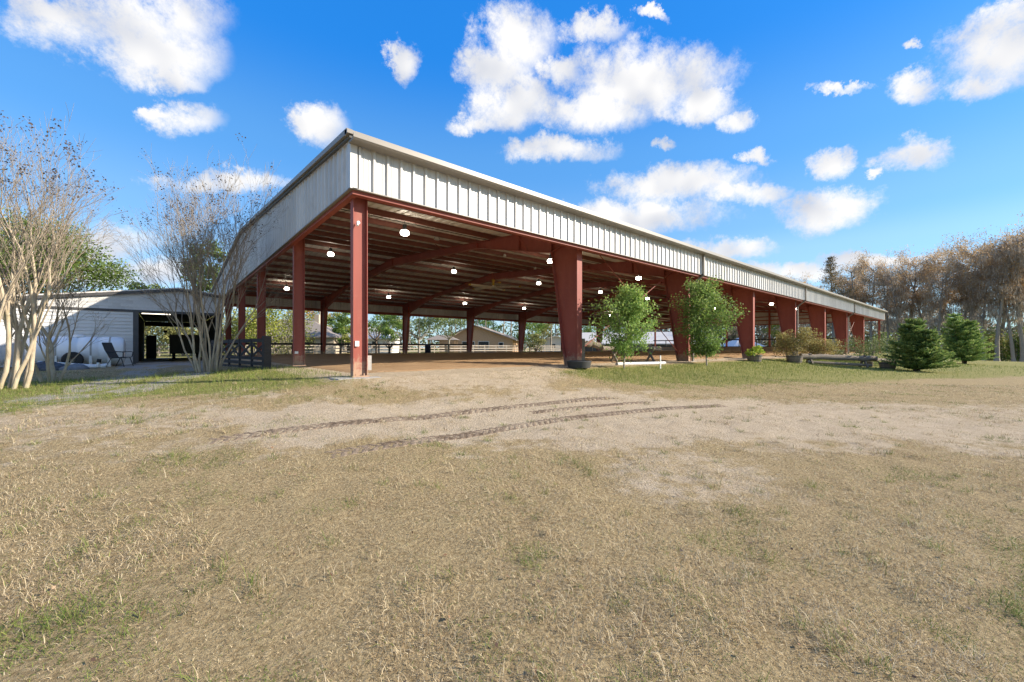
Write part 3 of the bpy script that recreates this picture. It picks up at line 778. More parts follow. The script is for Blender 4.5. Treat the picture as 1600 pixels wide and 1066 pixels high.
L['shrub'] = mat_leaf('reddish_shrub_leaf', (.22, .16, .06), (.38, .33, .11), (.54, .47, .18), .35)
L['lime'] = mat_leaf('lime_leaf', (.20, .28, .03), (.34, .42, .05), (.46, .50, .10), .3)

# ---- crape myrtles
def crape_myrtle(loc, seed, label, n_tr, H, lean, spread, thick, pods=260, extra=None):
    o = thing('crape_myrtle', loc, label, 'tree', 'bare crape myrtles on the left')
    T = Tree(seed)
    P = [dict(n=3, ang=.26, ratio=.62, wob=.10, up=.035, start=.25, steps=6, taper=.55, rr=.66),
         dict(n=4, ang=.36, ratio=.62, wob=.07, up=.03, start=.2, steps=4, taper=.5, rr=.62),
         dict(n=2, ang=.40, ratio=.62, wob=.09, up=.02, start=.2, steps=4, taper=.45, rr=.6),
         dict(n=2, ang=.45, ratio=.62, wob=.1, up=.02, start=.3, steps=3, taper=.5, rr=.6),
         dict(n=0, ang=.5, ratio=.6, wob=.12, up=.02, steps=2, taper=.6)]
    for i in range(n_tr):
        a = 2 * math.pi * i / n_tr + T.r.uniform(-.3, .3); rr = spread * T.r.uniform(.35, 1)
        d = np.array([math.cos(a), math.sin(a), 0]) * lean * T.r.uniform(.5, 1.25) + np.array([0, 0, 1.])
        if extra is not None: d = d + np.array(extra) * T.r.uniform(.2, 1)
        x, y = rr * math.cos(a), rr * math.sin(a)
        k0 = len(T.s)
        T.grow((x, y, gz(loc[0] + x, loc[1] + y) - loc[2] - .06), d, H * .40 * T.r.uniform(.85, 1.15), thick * T.r.uniform(.65, 1.15), 0, P)
        S = [q for q in T.s[k0:] if q[2] >= .018]
        if S:
            V, F = seg_mesh([q[0] for q in S], [q[1] for q in S], [q[2] for q in S], [q[3] for q in S], 7)
            new_mesh('stem', V, F, M['myrtle_bark'], o, smooth=True)
    T.mesh('branches', M['twig'], o, 3, 0, .018)['kind'] = 'stuff'
    tips = np.array([t[0] for t in T.tips]); top = tips[tips[:, 2] > np.quantile(tips[:, 2], .5)]
    sel = top[T.r.choice(len(top), min(pods, len(top)), replace=False)]
    C = (sel[:, None] + T.r.normal(size=(len(sel), 11, 3)) * np.array([.055, .055, .075])).reshape(-1, 3)
    leaves('seed_pods', C, T.r.uniform(.03, .055, len(C)), T.r, M['pod'], o, aspect=.8)['kind'] = 'stuff'
    return o
crape_myrtle((-5.55, 4.9, gz(-5.55, 4.9)), 21, 'bare pale-trunked crape myrtle at the left edge, several thick trunks from the grass', 14, 5.7, .16, .50, .042, 170, extra=(.10, .0, 0))
crape_myrtle((-5.1, 6.7, gz(-5.1, 6.7)), 5, 'small dark bare crape myrtle in front of the white tank', 4, 3.3, .28, .2, .05, 30)
crape_myrtle((-1.85, 7.2, gz(-1.85, 7.2)), 33, 'bare crape myrtle with a dense fan of stems beside the dark gate', 19, 6.3, .16, .34, .032, 190)

# ---- leafy saplings by the long side
def sapling(loc, seed, label, H, W_, n, size, mat, lowest=.12, cat='tree', group=None, name='leafy_sapling', trunk_r=.035):
    o = thing(name, loc, label, cat, group)
    T = Tree(seed)
    nodes = T.limb((0, 0, -.05), (0, 0, 1), H * .86, trunk_r, .01, 10, .05, .03)
    C = []
    nb = 34
    for i in range(nb):
        t = lowest + (1 - lowest) * (i + .5) / nb; j = min(int(t * 10), 9); p = nodes[j][0]
        a = i * 2.4 + T.r.uniform(-.4, .4)
        prof = (math.sin(min(1, (t - lowest * .6) / .42) * math.pi / 2)) * (1.0 - .68 * max(0, t - .35) / .65)
        Lb = W_ * prof * T.r.uniform(.6, 1.25)
        nd = T.limb(p, (math.cos(a), math.sin(a), .35 + .5 * t), Lb, .012, .004, 4, .16, .05)
        for q, d, r_ in nd:
            for s_ in range(2):
                nd2 = T.limb(q, T.rot(d, .8), Lb * .35 + .06, .005, .002, 2, .2, .03)
                C += [e[0] for e in nd2]
            C.append(q)
    C = np.array(C)
    T.mesh('trunk', M['grey_bark'], o, 5)
    k = rng.choice(len(C), n); P = C[k] + T.r.normal(size=(n, 3)) * np.array([.10, .10, .09]) * (W_ / 1.0) ** .5
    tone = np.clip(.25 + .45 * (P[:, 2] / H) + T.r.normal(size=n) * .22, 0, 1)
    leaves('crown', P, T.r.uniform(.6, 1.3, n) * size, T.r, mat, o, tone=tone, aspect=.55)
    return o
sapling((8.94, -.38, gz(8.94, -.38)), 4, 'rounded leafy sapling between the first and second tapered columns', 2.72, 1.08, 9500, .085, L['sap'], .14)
sapling((14.55, -.62, gz(14.55, -.62)), 9, 'taller leafy sapling in front of the second tapered column', 3.5, 1.42, 13000, .095, L['sap'], .10)

# ---- cedars
def cedar(loc, seed, label, H, W_):
    o = thing('cedar_shrub', loc, label, 'shrub', 'dark green cedars beyond the log jump')
    T = Tree(seed); C, A, tn = [], [], []
    for st in range(3):
        a0 = st * 2.1; dr = np.array([math.cos(a0) * .18, math.sin(a0) * .18, 1.])
        nodes = T.limb((math.cos(a0) * .08, math.sin(a0) * .08, -.05), dr, H * (.98 - .1 * st), .06, .012, 12, .03, .01)
        for j, (p, d, r_) in enumerate(nodes):
            t = (j + 1) / 12
            for i in range(7):
                a = T.r.uniform(0, 6.28); Lb = W_ * (1.02 - .78 * t) * T.r.uniform(.65, 1.15)
                nd = T.limb(p, (math.cos(a), math.sin(a), .12 + .25 * t), Lb, .012, .004, 6, .06, .045)
                for m_, (q, e, rr) in enumerate(nd):
                    k = 25; f = T.r.uniform(-.5, .5, (k, 1)) * Lb / 6
                    side = unit(np.cross(e, [0, 0, 1.])) ; w_ = (1 - .55 * m_ / 6) * .17
                    C.append(q + f * e + side * T.r.normal(size=(k, 1)) * w_ + np.array([0, 0, 1.]) * T.r.normal(size=(k, 1)) * .025)
                    A.append(np.tile(e, (k, 1))); tn.append(np.full(k, .2 + .6 * m_ / 6))
    C, A, tn = np.concatenate(C), np.concatenate(A), np.concatenate(tn)
    T.mesh('trunk', M['bark'], o, 5)
    leaves('fronds', C, T.r.uniform(.08, .175, len(C)), T.r, L['cedar'], o, tone=np.clip(tn + T.r.normal(size=len(C)) * .2, 0, 1), aspect=.35, axis=A * 1.6, flat=.2)
    return o
cedar((28.3, -5.75, gz(28.3, -5.75)), 2, 'nearer dark green cedar shrub beside the wooden half barrel', 2.75, 1.55)
cedar((47.0, -6.9, gz(47, -6.9)), 6, 'farther tall dark cedar shrub in front of the cypress trees', 4.2, 1.9)

# ---- generic foliage clumps and trees
def bush(loc, seed, label, H, W_, n, size, mat, name='leafy_bush', cat='bush', group=None, squash=1.0, stems=6):
    o = thing(name, loc, label, cat, group); T = Tree(seed)
    for i in range(stems):
        a = T.r.uniform(0, 6.28)
        T.limb((0, 0, -.05), (math.cos(a) * .5 * W_ / H, math.sin(a) * .5 * W_ / H, 1), H * .8, .02 + .01 * H, .006, 5, .12, 0)
    T.mesh('stems', M['grey_bark'], o, 4)
    nc = 16
    cc = T.r.normal(size=(nc, 3)) * np.array([W_ * .42, W_ * .42, H * .22]) + np.array([0, 0, H * .52])
    k = T.r.integers(0, nc, n); d = unit(T.r.normal(size=(n, 3))) * (T.r.random((n, 1)) ** .4)
    C = cc[k] + d * np.array([W_ * .42, W_ * .42, H * .3]); C[:, 2] = np.clip(C[:, 2], .03, H * 1.1)
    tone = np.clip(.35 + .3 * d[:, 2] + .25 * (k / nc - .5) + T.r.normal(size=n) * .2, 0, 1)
    leaves('foliage', C, T.r.uniform(.6, 1.4, n) * size, T.r, mat, o, tone=tone, aspect=.55)
    return o
def broad_tree(loc, seed, label, H, W_, trunk_h, n, size, mat, bark, name='oak_tree', group=None, cc_n=34, flat=.6, droop=0, r=.16):
    o = thing(name, loc, label, 'tree', group); T = Tree(seed)
    T.limb((0, 0, -.1), (0, 0, 1), trunk_h, r, r * .75, 4, .05, .05)
    top = T.s[-1][1]; tips = []
    for i in range(9):
        a = i * 2.4; nd = T.limb(top - np.array([0, 0, T.r.uniform(0, .3) * trunk_h * .5]), (math.cos(a), math.sin(a), T.r.uniform(.35, 1.6)), W_ * .8, r * .5, r * .12, 5, .14, .03)
        tips += [e[0] for e in nd[1:]]
    T.mesh('trunk', bark, o, 6)
    cen = np.array([top[0], top[1], (trunk_h + H) / 2 + trunk_h * .1]); rad = np.array([W_, W_, (H - trunk_h) * .56])
    c1 = cen + unit(T.r.normal(size=(cc_n, 3))) * (T.r.random((cc_n, 1)) ** .35) * rad * .82
    n2 = len(c1); k = T.r.integers(0, n2, n); d = unit(T.r.normal(size=(n, 3))) * (T.r.random((n, 1)) ** .45)
    C = c1[k] + d * np.array([W_ * .30, W_ * .30, W_ * .30 * flat])
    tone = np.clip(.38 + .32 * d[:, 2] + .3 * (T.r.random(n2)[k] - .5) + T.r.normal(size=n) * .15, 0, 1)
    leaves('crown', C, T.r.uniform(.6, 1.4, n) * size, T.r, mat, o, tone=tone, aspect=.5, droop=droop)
    return o
def pine_tree(seed, H, bare, Rr, n, label, loc, size=.35, group=None):
    o = thing('pine_tree', loc, label, 'tree', group); T = Tree(seed)
    nodes = T.limb((0, 0, -.2), (0, 0, 1), H, .19, .05, 12, .015, .01); C = []
    for j, (p, d, r_) in enumerate(nodes):
        if p[2] < bare: continue
        for i in range(5):
            a = T.r.uniform(0, 6.28); t = (p[2] - bare) / (H - bare)
            nd = T.limb(p, (math.cos(a), math.sin(a), .3), Rr * (1 - .6 * t) * T.r.uniform(.5, 1.1), .05, .015, 4, .12, .06)
            C += [e[0] for e in nd[1:]] * 2
    C = np.array(C); k = T.r.integers(0, len(C), n)
    T.mesh('trunk', M['grey_bark'], o, 6)
    leaves('crown', C[k] + T.r.normal(size=(n, 3)) * .38, T.r.uniform(.6, 1.3, n) * size, T.r, L['pine'], o, aspect=.3)
    return o

# ---- bald cypress with hanging moss (four individuals, then copies)
def cypress(seed, loc, label, H, n_moss=2100, n_rust=5200):
    o = thing('cypress_tree', loc, label, 'tree', 'cypress trees beyond the far end of the arena'); T = Tree(seed)
    tr = T.limb((0, 0, -.3), (0, 0, 1), H * .93, .28, .07, 14, .045, .02)
    T.s[0] = (T.s[0][0], T.s[0][1], .52, T.s[0][3])
    C, Mo = [], []
    for j, (p, d, r_) in enumerate(tr):
        t = p[2] / H
        if t < .36: continue
        for i in range(4):
            a = T.r.uniform(0, 6.28); Lb = H * (.20 - .05 * t) * T.r.uniform(.5, 1.15) * (1.25 if t > .7 else .8)
            nd = T.limb(p, (math.cos(a), math.sin(a), T.r.uniform(.15, .8)), Lb, .055, .015, 5, .14, .06)
            for q, e, rr in nd[1:]:
                nd2 = T.limb(q, T.rot(e, .8), Lb * .4, .018, .006, 2, .2, .08)
                if t > .5: C += [x[0] for x in nd2] + [q]
                Mo += [q] + [x[0] for x in nd2]
    T.mesh('trunk', M['grey_bark'], o, 6, .05); T.mesh('branches', M['grey_bark'], o, 4, 0, .05, smooth=False)['kind'] = 'stuff'
    C, Mo = np.array(C), np.array(Mo)
    k = T.r.integers(0, len(C), n_rust)
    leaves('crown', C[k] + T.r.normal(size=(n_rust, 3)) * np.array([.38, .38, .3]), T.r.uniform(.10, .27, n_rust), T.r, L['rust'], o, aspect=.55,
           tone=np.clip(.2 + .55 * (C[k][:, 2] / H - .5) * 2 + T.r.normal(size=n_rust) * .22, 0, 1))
    k = T.r.integers(0, len(Mo), n_moss); ln = T.r.uniform(.25, 1.0, n_moss)
    P = Mo[k] + T.r.normal(size=(n_moss, 3)) * np.array([.3, .3, .1]); P[:, 2] -= ln * .5
    V, F = cards(P, ln, T.r, aspect=.075, jit=.10, axis=np.array([[0, 0, 1.]]))
    new_mesh('hanging_moss', V, F, L['moss'], o, tone=T.r.random(n_moss))
    return o

# ------------------------------------------------------------------ far tree line beyond the arena's end
rs = np.random.default_rng(42)
protos, spots = [], []
def wpos(px, Z):                      # a bearing and a distance from the photographer's spot
    X = (px - 800) / FPX * Z
    return CAM[0] + math.cos(TH) * X + math.sin(TH) * Z, CAM[1] - math.sin(TH) * X + math.cos(TH) * Z
H_AT = lambda px: np.interp(px, [1040, 1200, 1260, 1290, 1330, 1370, 1400, 1450, 1500, 1540, 1600, 1680], [15.0, 16.5, 17.0, 17.5, 18, 17.5, 18.5, 18, 18.5, 19.0, 19.2, 19.0])
ORD = ['slender', 'leaning', 'broad', 'crooked', 'tall', 'moss-hung', 'thin-crowned', 'rust-crowned']
cy_px = list(np.linspace(1050, 1690, 30)) + list(np.linspace(1215, 1690, 16))
for i, px in enumerate(cy_px):
    row2 = i >= 30
    px = px + rs.uniform(-7, 7)
    Z = (np.interp(px, [1040, 1300, 1400, 1540, 1690], [112, 80, 72, 60, 55]) + (9 + rs.uniform(-2, 5) if row2 else rs.uniform(-1.5, 3)))
    x, y = wpos(px, Z); h = H_AT(px) * rs.uniform(.80, 1.08) * (1.0 if not row2 else 1.02) * (Z / np.interp(px, [1040, 1300, 1400, 1540, 1690], [112, 80, 72, 60, 55])) ** .6
    spots.append((x, y, h, px, row2))
spots.sort(key=lambda s: s[3]); cnt = {}
for i, (x, y, h, px, row2) in enumerate(spots):
    cnt[row2] = cnt.get(row2, 0) + 1
    lab = '%s moss-hung cypress from the left in the %s row of the far tree line' % (ordw(cnt[row2]), 'rear' if row2 else 'front')
    loc = (x, y, gz(x, y) - .1)
    if i < 5:
        protos.append(cypress(100 + i, loc, lab, 18.0, [1900, 2600, 1400, 2300, 1700][i], [5600, 3600, 6600, 2200, 5000][i])); o = protos[-1]; o.scale = (h / 18 * 1.0,) * 3; o.rotation_euler = (0, 0, rs.uniform(0, 6.28))
    else:
        copy_thing(protos[int(rs.integers(0, 5))], loc, lab, rs.uniform(0, 6.28), (h / 18 * rs.uniform(.85, 1.15), h / 18 * rs.uniform(.85, 1.15), h / 18))
# the pointed conifer behind the roof's far end
x, y = wpos(1303, 74)
o = thing('conical_cypress', (x, y, gz(x, y) - .1), 'pointed conical rust-green conifer standing above the far end of the roof', 'tree')
T = Tree(77); tr = T.limb((0, 0, -.2), (0, 0, 1), 18.6, .3, .04, 34, .006, .01); C = []
for j, (p, d, r_) in enumerate(tr):
    t = p[2] / 18.6
    if t < .3: continue
    for i in range(4):
        a = T.r.uniform(0, 6.28); nd = T.limb(p, (math.cos(a), math.sin(a), T.r.uniform(-.1, .45)), min(8.0 * (1.02 - t), 3.4) * T.r.uniform(.6, 1.1) + .12, .04, .01, 4, .08, .0); C += [e[0] for e in nd]
C = np.array(C); k = T.r.integers(0, len(C), 6500)
T.mesh('trunk', M['grey_bark'], o, 6)
leaves('crown', C[k] + T.r.normal(size=(6500, 3)) * np.array([.25, .25, .16]), T.r.uniform(.13, .30, 6500), T.r, mat_leaf('rust_green_needle', (.10, .085, .03), (.19, .13, .05), (.26, .20, .08), .3), o, aspect=.4)
# undergrowth along the foot of the tree line
us = []
for i in range(38):
    px = 1180 + i * 13.5 + rs.uniform(-8, 8); Z = np.interp(px, [1040, 1300, 1400, 1540, 1690], [112, 82, 74, 62, 57]) + rs.uniform(1, 8); x, y = wpos(px, Z)
    us.append((x, y, rs.uniform(2.2, 6.0), rs.uniform(1.6, 3.0), px))
ub = []
for i, (x, y, h, w, px) in enumerate(us):
    lab = '%s green undergrowth bush from the left at the foot of the cypress trees' % ordw(i + 1)
    loc = (x, y, gz(x, y) - .05)
    if i < 3:
        b_ = bush(loc, 200 + i, lab, 3.4, 2.1, 1500, .20, [L['green'], L['olive'], L['green']][i], group='undergrowth at the tree line', name='undergrowth_bush'); ub.append(b_)
    else: copy_thing(ub[i % 3], loc, lab, rs.uniform(0, 6), (w / 2.1, w / 2.1, h / 3.4), group='undergrowth at the tree line')
# distant wood that closes the view between the trunks
def wood_mass(name, pxs, Z0, Z1, h0, h1, n, mat, size, seed):
    r_ = np.random.default_rng(seed); px = r_.uniform(*pxs, n); Z = r_.uniform(Z0, Z1, n); X = (px - 800) / FPX * Z
    x = CAM[0] + math.cos(TH) * X + math.sin(TH) * Z; y = CAM[1] - math.sin(TH) * X + math.cos(TH) * Z
    top = h0 + (h1 - h0) * fbm(px / 22.0, px * 0 + seed, 3); z = ground(x, y) + top * r_.random(n) ** 1.25
    V, F = cards(np.stack([x, y, z], -1), r_.uniform(.6, 1.5, n) * size, r_, aspect=.6)
    return tag(new_mesh(name, V, F, mat, tone=r_.random(n)), kind='stuff')
wood_mass('distant_wood', (1000, 1720), 98, 125, 7, 15, 34000, mat_leaf('grey_brown_wood', (.10, .09, .065), (.18, .16, .11), (.27, .235, .16), .2), .75, 5)
wood_mass('distant_wood', (-80, 1010), 118, 150, 5, 14, 16000, mat_leaf('grey_green_wood', (.07, .10, .035), (.13, .16, .06), (.22, .23, .10), .2), .85, 6)

# ------------------------------------------------------------------ trees behind the barn and beyond the far long side
x, y = wpos(45, 42); broad_tree((x, y, gz(x, y)), 61, 'large rounded green pine crown behind the barn roof, far left', 14.4, 8.6, 3.5, 34000, .26, L['pine'], M['bark'], name='rounded_pine', flat=.6, cc_n=110, r=.3)
for i, (px, Z, H, W_, mt, lab) in enumerate([(222, 52, 9.0, 3.4, 'pine', 'small round green tree just above the barn roof'), (326, 50, 13.5, 3.8, 'pine', 'green tree rising behind the crape myrtle with many stems'),
        (268, 66, 10.0, 3.5, 'pine', 'distant dark green tree above the barn roof, left of the myrtle'), (-60, 44, 13, 6, 'pine', 'green pine crown at the left margin behind the barn')]):
    x, y = wpos(px, Z); broad_tree((x, y, gz(x, y)), 70 + i, lab, H, W_, H * .35, 4200, .34, L[mt], M['bark'], name='round_tree', cc_n=26)
BR = [(205, 43, 4.2, 3.0, 'olive'), (243, 46, 5.2, 3.4, 'olive'), (285, 44, 4.5, 3.0, 'olive'), (325, 48, 6.5, 3.4, 'olive'), (368, 45, 5.6, 3.0, 'olive'), (398, 42, 5.0, 2.4, 'yellow'), (430, 46, 6.2, 3.2, 'yellow'), (452, 52, 5.6, 2.6, 'olive')]
for i, (px, Z, H, W_, mt) in enumerate(BR):
    x, y = wpos(px, Z)
    bush((x, y, gz(x, y)), 300 + i, '%s thicket from the left in the %s brush behind the barn and near gable' % (ordw(i + 1), 'yellow-green' if mt == 'yellow' else 'olive'), H, W_, 3000, .22, L[mt], name='brush_thicket', group='brush behind the barn')
FT = [(532, 47, 5.6, 1.7, 1.2, 2600, .2, 'green', 'dark green young tree beyond the first far column'), (549, 52, 5.4, 1.9, 1.0, 2200, .2, 'yellow', 'yellow-green young tree behind the near corner column'),
      (608, 47, 4.6, 1.7, .9, 2600, .18, 'green', 'bushy green young tree left of the second far column'), (588, 60, 9.5, 3.6, 2.2, 3000, .26, 'green', 'tall green tree above the white house'),
      (625, 66, 10.5, 4.0, 2.5, 3200, .28, 'willow', 'pale green tree behind the second far column'), (655, 56, 8.2, 4.4, 2.2, 5200, .24, 'willow', 'spreading pale oak beside the gazebo'),
      (700, 68, 9.5, 4.4, 2.6, 3600, .26, 'willow', 'second pale oak above the gazebo roof'), (485, 84, 10.5, 4.6, 3.5, 2400, .32, 'orange', 'orange autumn tree above the tan house roof'), (512, 74, 11.5, 3.0, 3, 2000, .3, 'yellow', 'yellow-green tree between the house and near column'),
      (828, 80, 7.5, 3.4, 1.2, 2400, .3, 'green', 'green tree right of the brown house'), (846, 86, 8.8, 3.8, 2, 2400, .3, 'olive', 'olive tree beyond the fence near the big column'),
      (868, 92, 10, 3.6, 3, 2200, .3, 'yellow', 'yellow tree behind the first tapered column'), (838, 66, 3.2, 2.2, .5, 1800, .2, 'olive', 'low round shrub tree by the pale fence'), (760, 100, 9, 4, 3, 2000, .34, 'green', 'distant green tree over the brown house roof'),
      (920, 104, 9.5, 4.2, 2.5, 2200, .34, 'green', 'green tree beyond the grey stable'), (960, 110, 11, 4.4, 3, 2200, .34, 'olive', 'olive tree behind the grey stable roof'), (1150, 108, 10, 4.6, 3, 2200, .34, 'green', 'green tree behind the white canopy at the far end'),
      (1212, 90, 8, 3.5, 2, 2200, .3, 'yellow', 'yellow-green tree seen through the far gable opening')]
for i, (px, Z, H, W_, th_, n, sz, mt, lab) in enumerate(FT):
    x, y = wpos(px, Z); broad_tree((x, y, gz(x, y)), 400 + i, lab, H, W_, th_, n, sz, L[mt], M['bark'] if mt != 'willow' else M['grey_bark'], name='broadleaf_tree', group='trees beyond the far long side', cc_n=22, r=.12 + .006 * H, droop=.5 if mt == 'willow' else 0)
PT = [(574, 58), (711, 84), (721, 96), (746, 88), (758, 92), (770, 99), (787, 95), (798, 90), (817, 104), (832, 98), (846, 105), (861, 88), (868, 104), (672, 100), (500, 70), (922, 108), (946, 104), (640, 108)]
pp = []
PT.sort()
for i, (px, Z) in enumerate(PT):
    x, y = wpos(px, Z); loc = (x, y, gz(x, y)); lab = '%s tall bare-trunked pine from the left beyond the pale fence' % ordw(i + 1)
    if i < 3: pp.append(pine_tree(500 + i, 17.0, 9.0, 3.0, 1700, lab, loc, group='tall pines beyond the fence'))
    else: copy_thing(pp[i % 3], loc, lab, rs.uniform(0, 6), rs.uniform(.85, 1.15), 'tall pines beyond the fence')

# ------------------------------------------------------------------ pale board fence beyond the arena
M['fence'] = mat_noise('pale_fence_board', (.42, .36, .30), (.32, .27, .22), 3, rough=.8, rnd=.1)
fence = thing('board_fence', (0, 0, 0), 'pale three-rail board fence beyond the far long side of the arena', 'fence')
fsrc = psrc = None
xs = np.arange(-24, 62, 2.6)
for i, x in enumerate(xs):
    y = 49.5 + .03 * x; z = gz(x, y)
    if psrc is None: o = psrc = MB().box(-.06, .06, -.06, .06, -.1, 1.36).build('post', M['fence'], fence)
    else: o = inst(psrc, fence)
    o.location = (x, y, z)
    for r_ in range(3):
        if fsrc is None: o = fsrc = MB().box(0.02, 2.58, -.09, -.062, 0, .15).build('rail', M['fence'], fence)
        else: o = inst(fsrc, fence)
        o.location = (x, y, z + .30 + .42 * r_); o.rotation_euler = (0, 0, .03)

# ------------------------------------------------------------------ houses beyond the fence
M['tan_wall'] = mat_noise('tan_stucco', (.46, .38, .29), (.40, .33, .25), 3, rough=.85)
M['tan_roof'] = mat_noise('brown_grey_shingle_roof', (.30, .255, .215), (.22, .185, .155), 5, rough=.9, rnd=.05)
M['white_wall'] = mat_noise('white_siding', (.78, .76, .73), (.70, .68, .65), 3, rough=.7)
M['grey_roof'] = mat_noise('grey_roof', (.66, .62, .57), (.57, .535, .49), 4, rough=.7)
M['brown_wall'] = mat_noise('brown_plank_wall', (.52, .34, .21), (.42, .27, .165), 4, rough=.85)
M['glass'] = mat_noise('dark_window_glass', (.03, .035, .04), (.05, .055, .06), 2, rough=.1, spec=.6)
def house(name, label, px, Z, w, d, hw, hr, wall, roof_m, rz, wins, gable=True, over=.5, cat='house', zoff=0, chimney=False):
    x, y = wpos(px, Z); o = thing(name, (x, y, gz(x, y) - .05 + zoff), label, cat, rz=rz)
    mb = MB(); mb.prism([(-w / 2, 0), (w / 2, 0), (w / 2, hw), (0, hw + hr * (1 if gable == 'front' else 0) + (.001)), (-w / 2, hw)], -d / 2, d / 2, 'y'); mb.build('wall', wall, o)
    mb = MB()
    if gable == 'front':                      # ridge runs away from the camera side
        for s_ in (-1, 1):
            k = hr / (w / 2); e = (w / 2 + over)
            mb.prism([(0, hw + hr + .02), (s_ * e, hw + hr - k * e + .02), (s_ * e, hw + hr - k * e + .2), (0, hw + hr + .2)][::s_], -d / 2 - over, d / 2 + over, 'y')
    else:                                     # ridge along x, hipped a little
        a, b_ = w / 2 + over, d / 2 + over; h = w / 2 - (d / 2 if gable == 'hip' else -over)
        V = [(-a, -b_, hw), (a, -b_, hw), (a, b_, hw), (-a, b_, hw), (-h, 0, hw + hr), (h, 0, hw + hr), (-a, -b_, hw - .18), (a, -b_, hw - .18), (a, b_, hw - .18), (-a, b_, hw - .18)]
        mb.add(V, [(0, 1, 5, 4), (1, 2, 5), (2, 3, 4, 5), (3, 0, 4), (6, 7, 1, 0), (7, 8, 2, 1), (8, 9, 3, 2), (9, 6, 0, 3), (9, 8, 7, 6)])
    rf = mb.build('roof', roof_m, o)
    if chimney: MB().box(w * .2, w * .2 + .7, -.35, .35, hw + hr * .4, hw + hr + .8).build('chimney', M['tan_wall'], rf)
    for (u0, u1, v0, v1, nm) in wins:
        f = MB().box(u0 - .08, u1 + .08, -d / 2 - .05, -d / 2 - .003, v0 - .08, v1 + .08).build(nm, M['white_wall'] if nm == 'window' else M['brown_wall'], o)
        MB().box(u0, u1, -d / 2 - .07, -d / 2 - .052, v0, v1).build('pane', M['glass'], f)
    return o
FACE = -TH + .0
house('house', 'tan house with brown-grey hip roof left of the first far column', 462, 66, 15, 10, 2.6, 2.9, M['tan_wall'], M['tan_roof'], FACE + .1, [(1.4, 2.4, 1.0, 2.1, 'window'), (3.4, 4.6, .1, 2.1, 'door'), (-2, -.6, 1, 2.1, 'window')], gable='hip', chimney=True)
house('house', 'white house with pale grey roof behind the near corner column', 578, 72, 9, 7, 2.5, 2.1, M['white_wall'], M['grey_roof'], FACE, [(-.6, .4, .9, 2.0, 'window'), (1.6, 2.6, .9, 2.0, 'window'), (-3, -2, .1, 2, 'door')], gable='hip')
house('house', 'brown wooden gabled house behind the pale fence', 752, 84, 14.5, 10, 2.5, 2.6, M['brown_wall'], M['tan_roof'], FACE - .15, [(-2.6, -.2, .7, 2.1, 'window'), (.6, 2.6, .7, 2.1, 'window'), (4.6, 5.4, 1.0, 1.9, 'window')], gable='front', over=.8)
house('shed', 'grey-blue shed at the far right of the pale fence', 866, 92, 8, 5, 2.4, 1.0, M['grey_roof'], M['grey_roof'], FACE, [(-1, 0, .8, 1.8, 'window'), (1.5, 2.5, .1, 2.0, 'door')], gable='front', cat='shed')
x, y = wpos(692, 76); gaz = thing('gazebo', (x, y, gz(x, y)), 'open gazebo with pale brown roof left of the brown house', 'gazebo', rz=FACE)
for sx_ in (-2.4, 2.4):
    for sy_ in (-1.6, 1.6): MB().box(sx_ - .08, sx_ + .08, sy_ - .08, sy_ + .08, -.1, 2.3).build('post', M['brown_wall'], gaz)
MB().add([(-3, -2.2, 2.3), (3, -2.2, 2.3), (3, 2.2, 2.3), (-3, 2.2, 2.3), (-1, 0, 3.2), (1, 0, 3.2)], [(0, 1, 5, 4), (1, 2, 5), (2, 3, 4, 5), (3, 0, 4), (3, 2, 1, 0)]).build('roof', M['tan_roof'], gaz)
# stable and canopy past the far corner
st = house('stable', 'long low grey stable with dark-edged roof past the far corner', 985, 92, 26, 9, 2.3, 2.6, mat_noise('dark_stall_front', (.06, .055, .05), (.10, .09, .08), 1.2, rough=.8), M['grey_roof'], FACE - .25, [(-8, -6, .4, 2.0, 'door'), (-3, -1, .4, 2.0, 'door'), (2, 4, .4, 2.0, 'door'), (7, 9, .4, 2.0, 'door')], gable=True, cat='stable')
x, y = wpos(1158, 84); cn = thing('canopy', (x, y, gz(x, y)), 'white peaked canopy standing past the far gable', 'canopy', rz=FACE)
MB().add([(-3.2, -3, 2.4), (3.2, -3, 2.4), (3.2, 3, 2.4), (-3.2, 3, 2.4), (0, 0, 4.4)], [(0, 1, 4), (1, 2, 4), (2, 3, 4), (3, 0, 4)]).build('top', M['white_wall'], cn)
for sx_ in (-3, 3):
    for sy_ in (-2.8, 2.8): MB().box(sx_ - .05, sx_ + .05, sy_ - .05, sy_ + .05, -1.4, 2.4).build('post', M['white_wall'], cn)

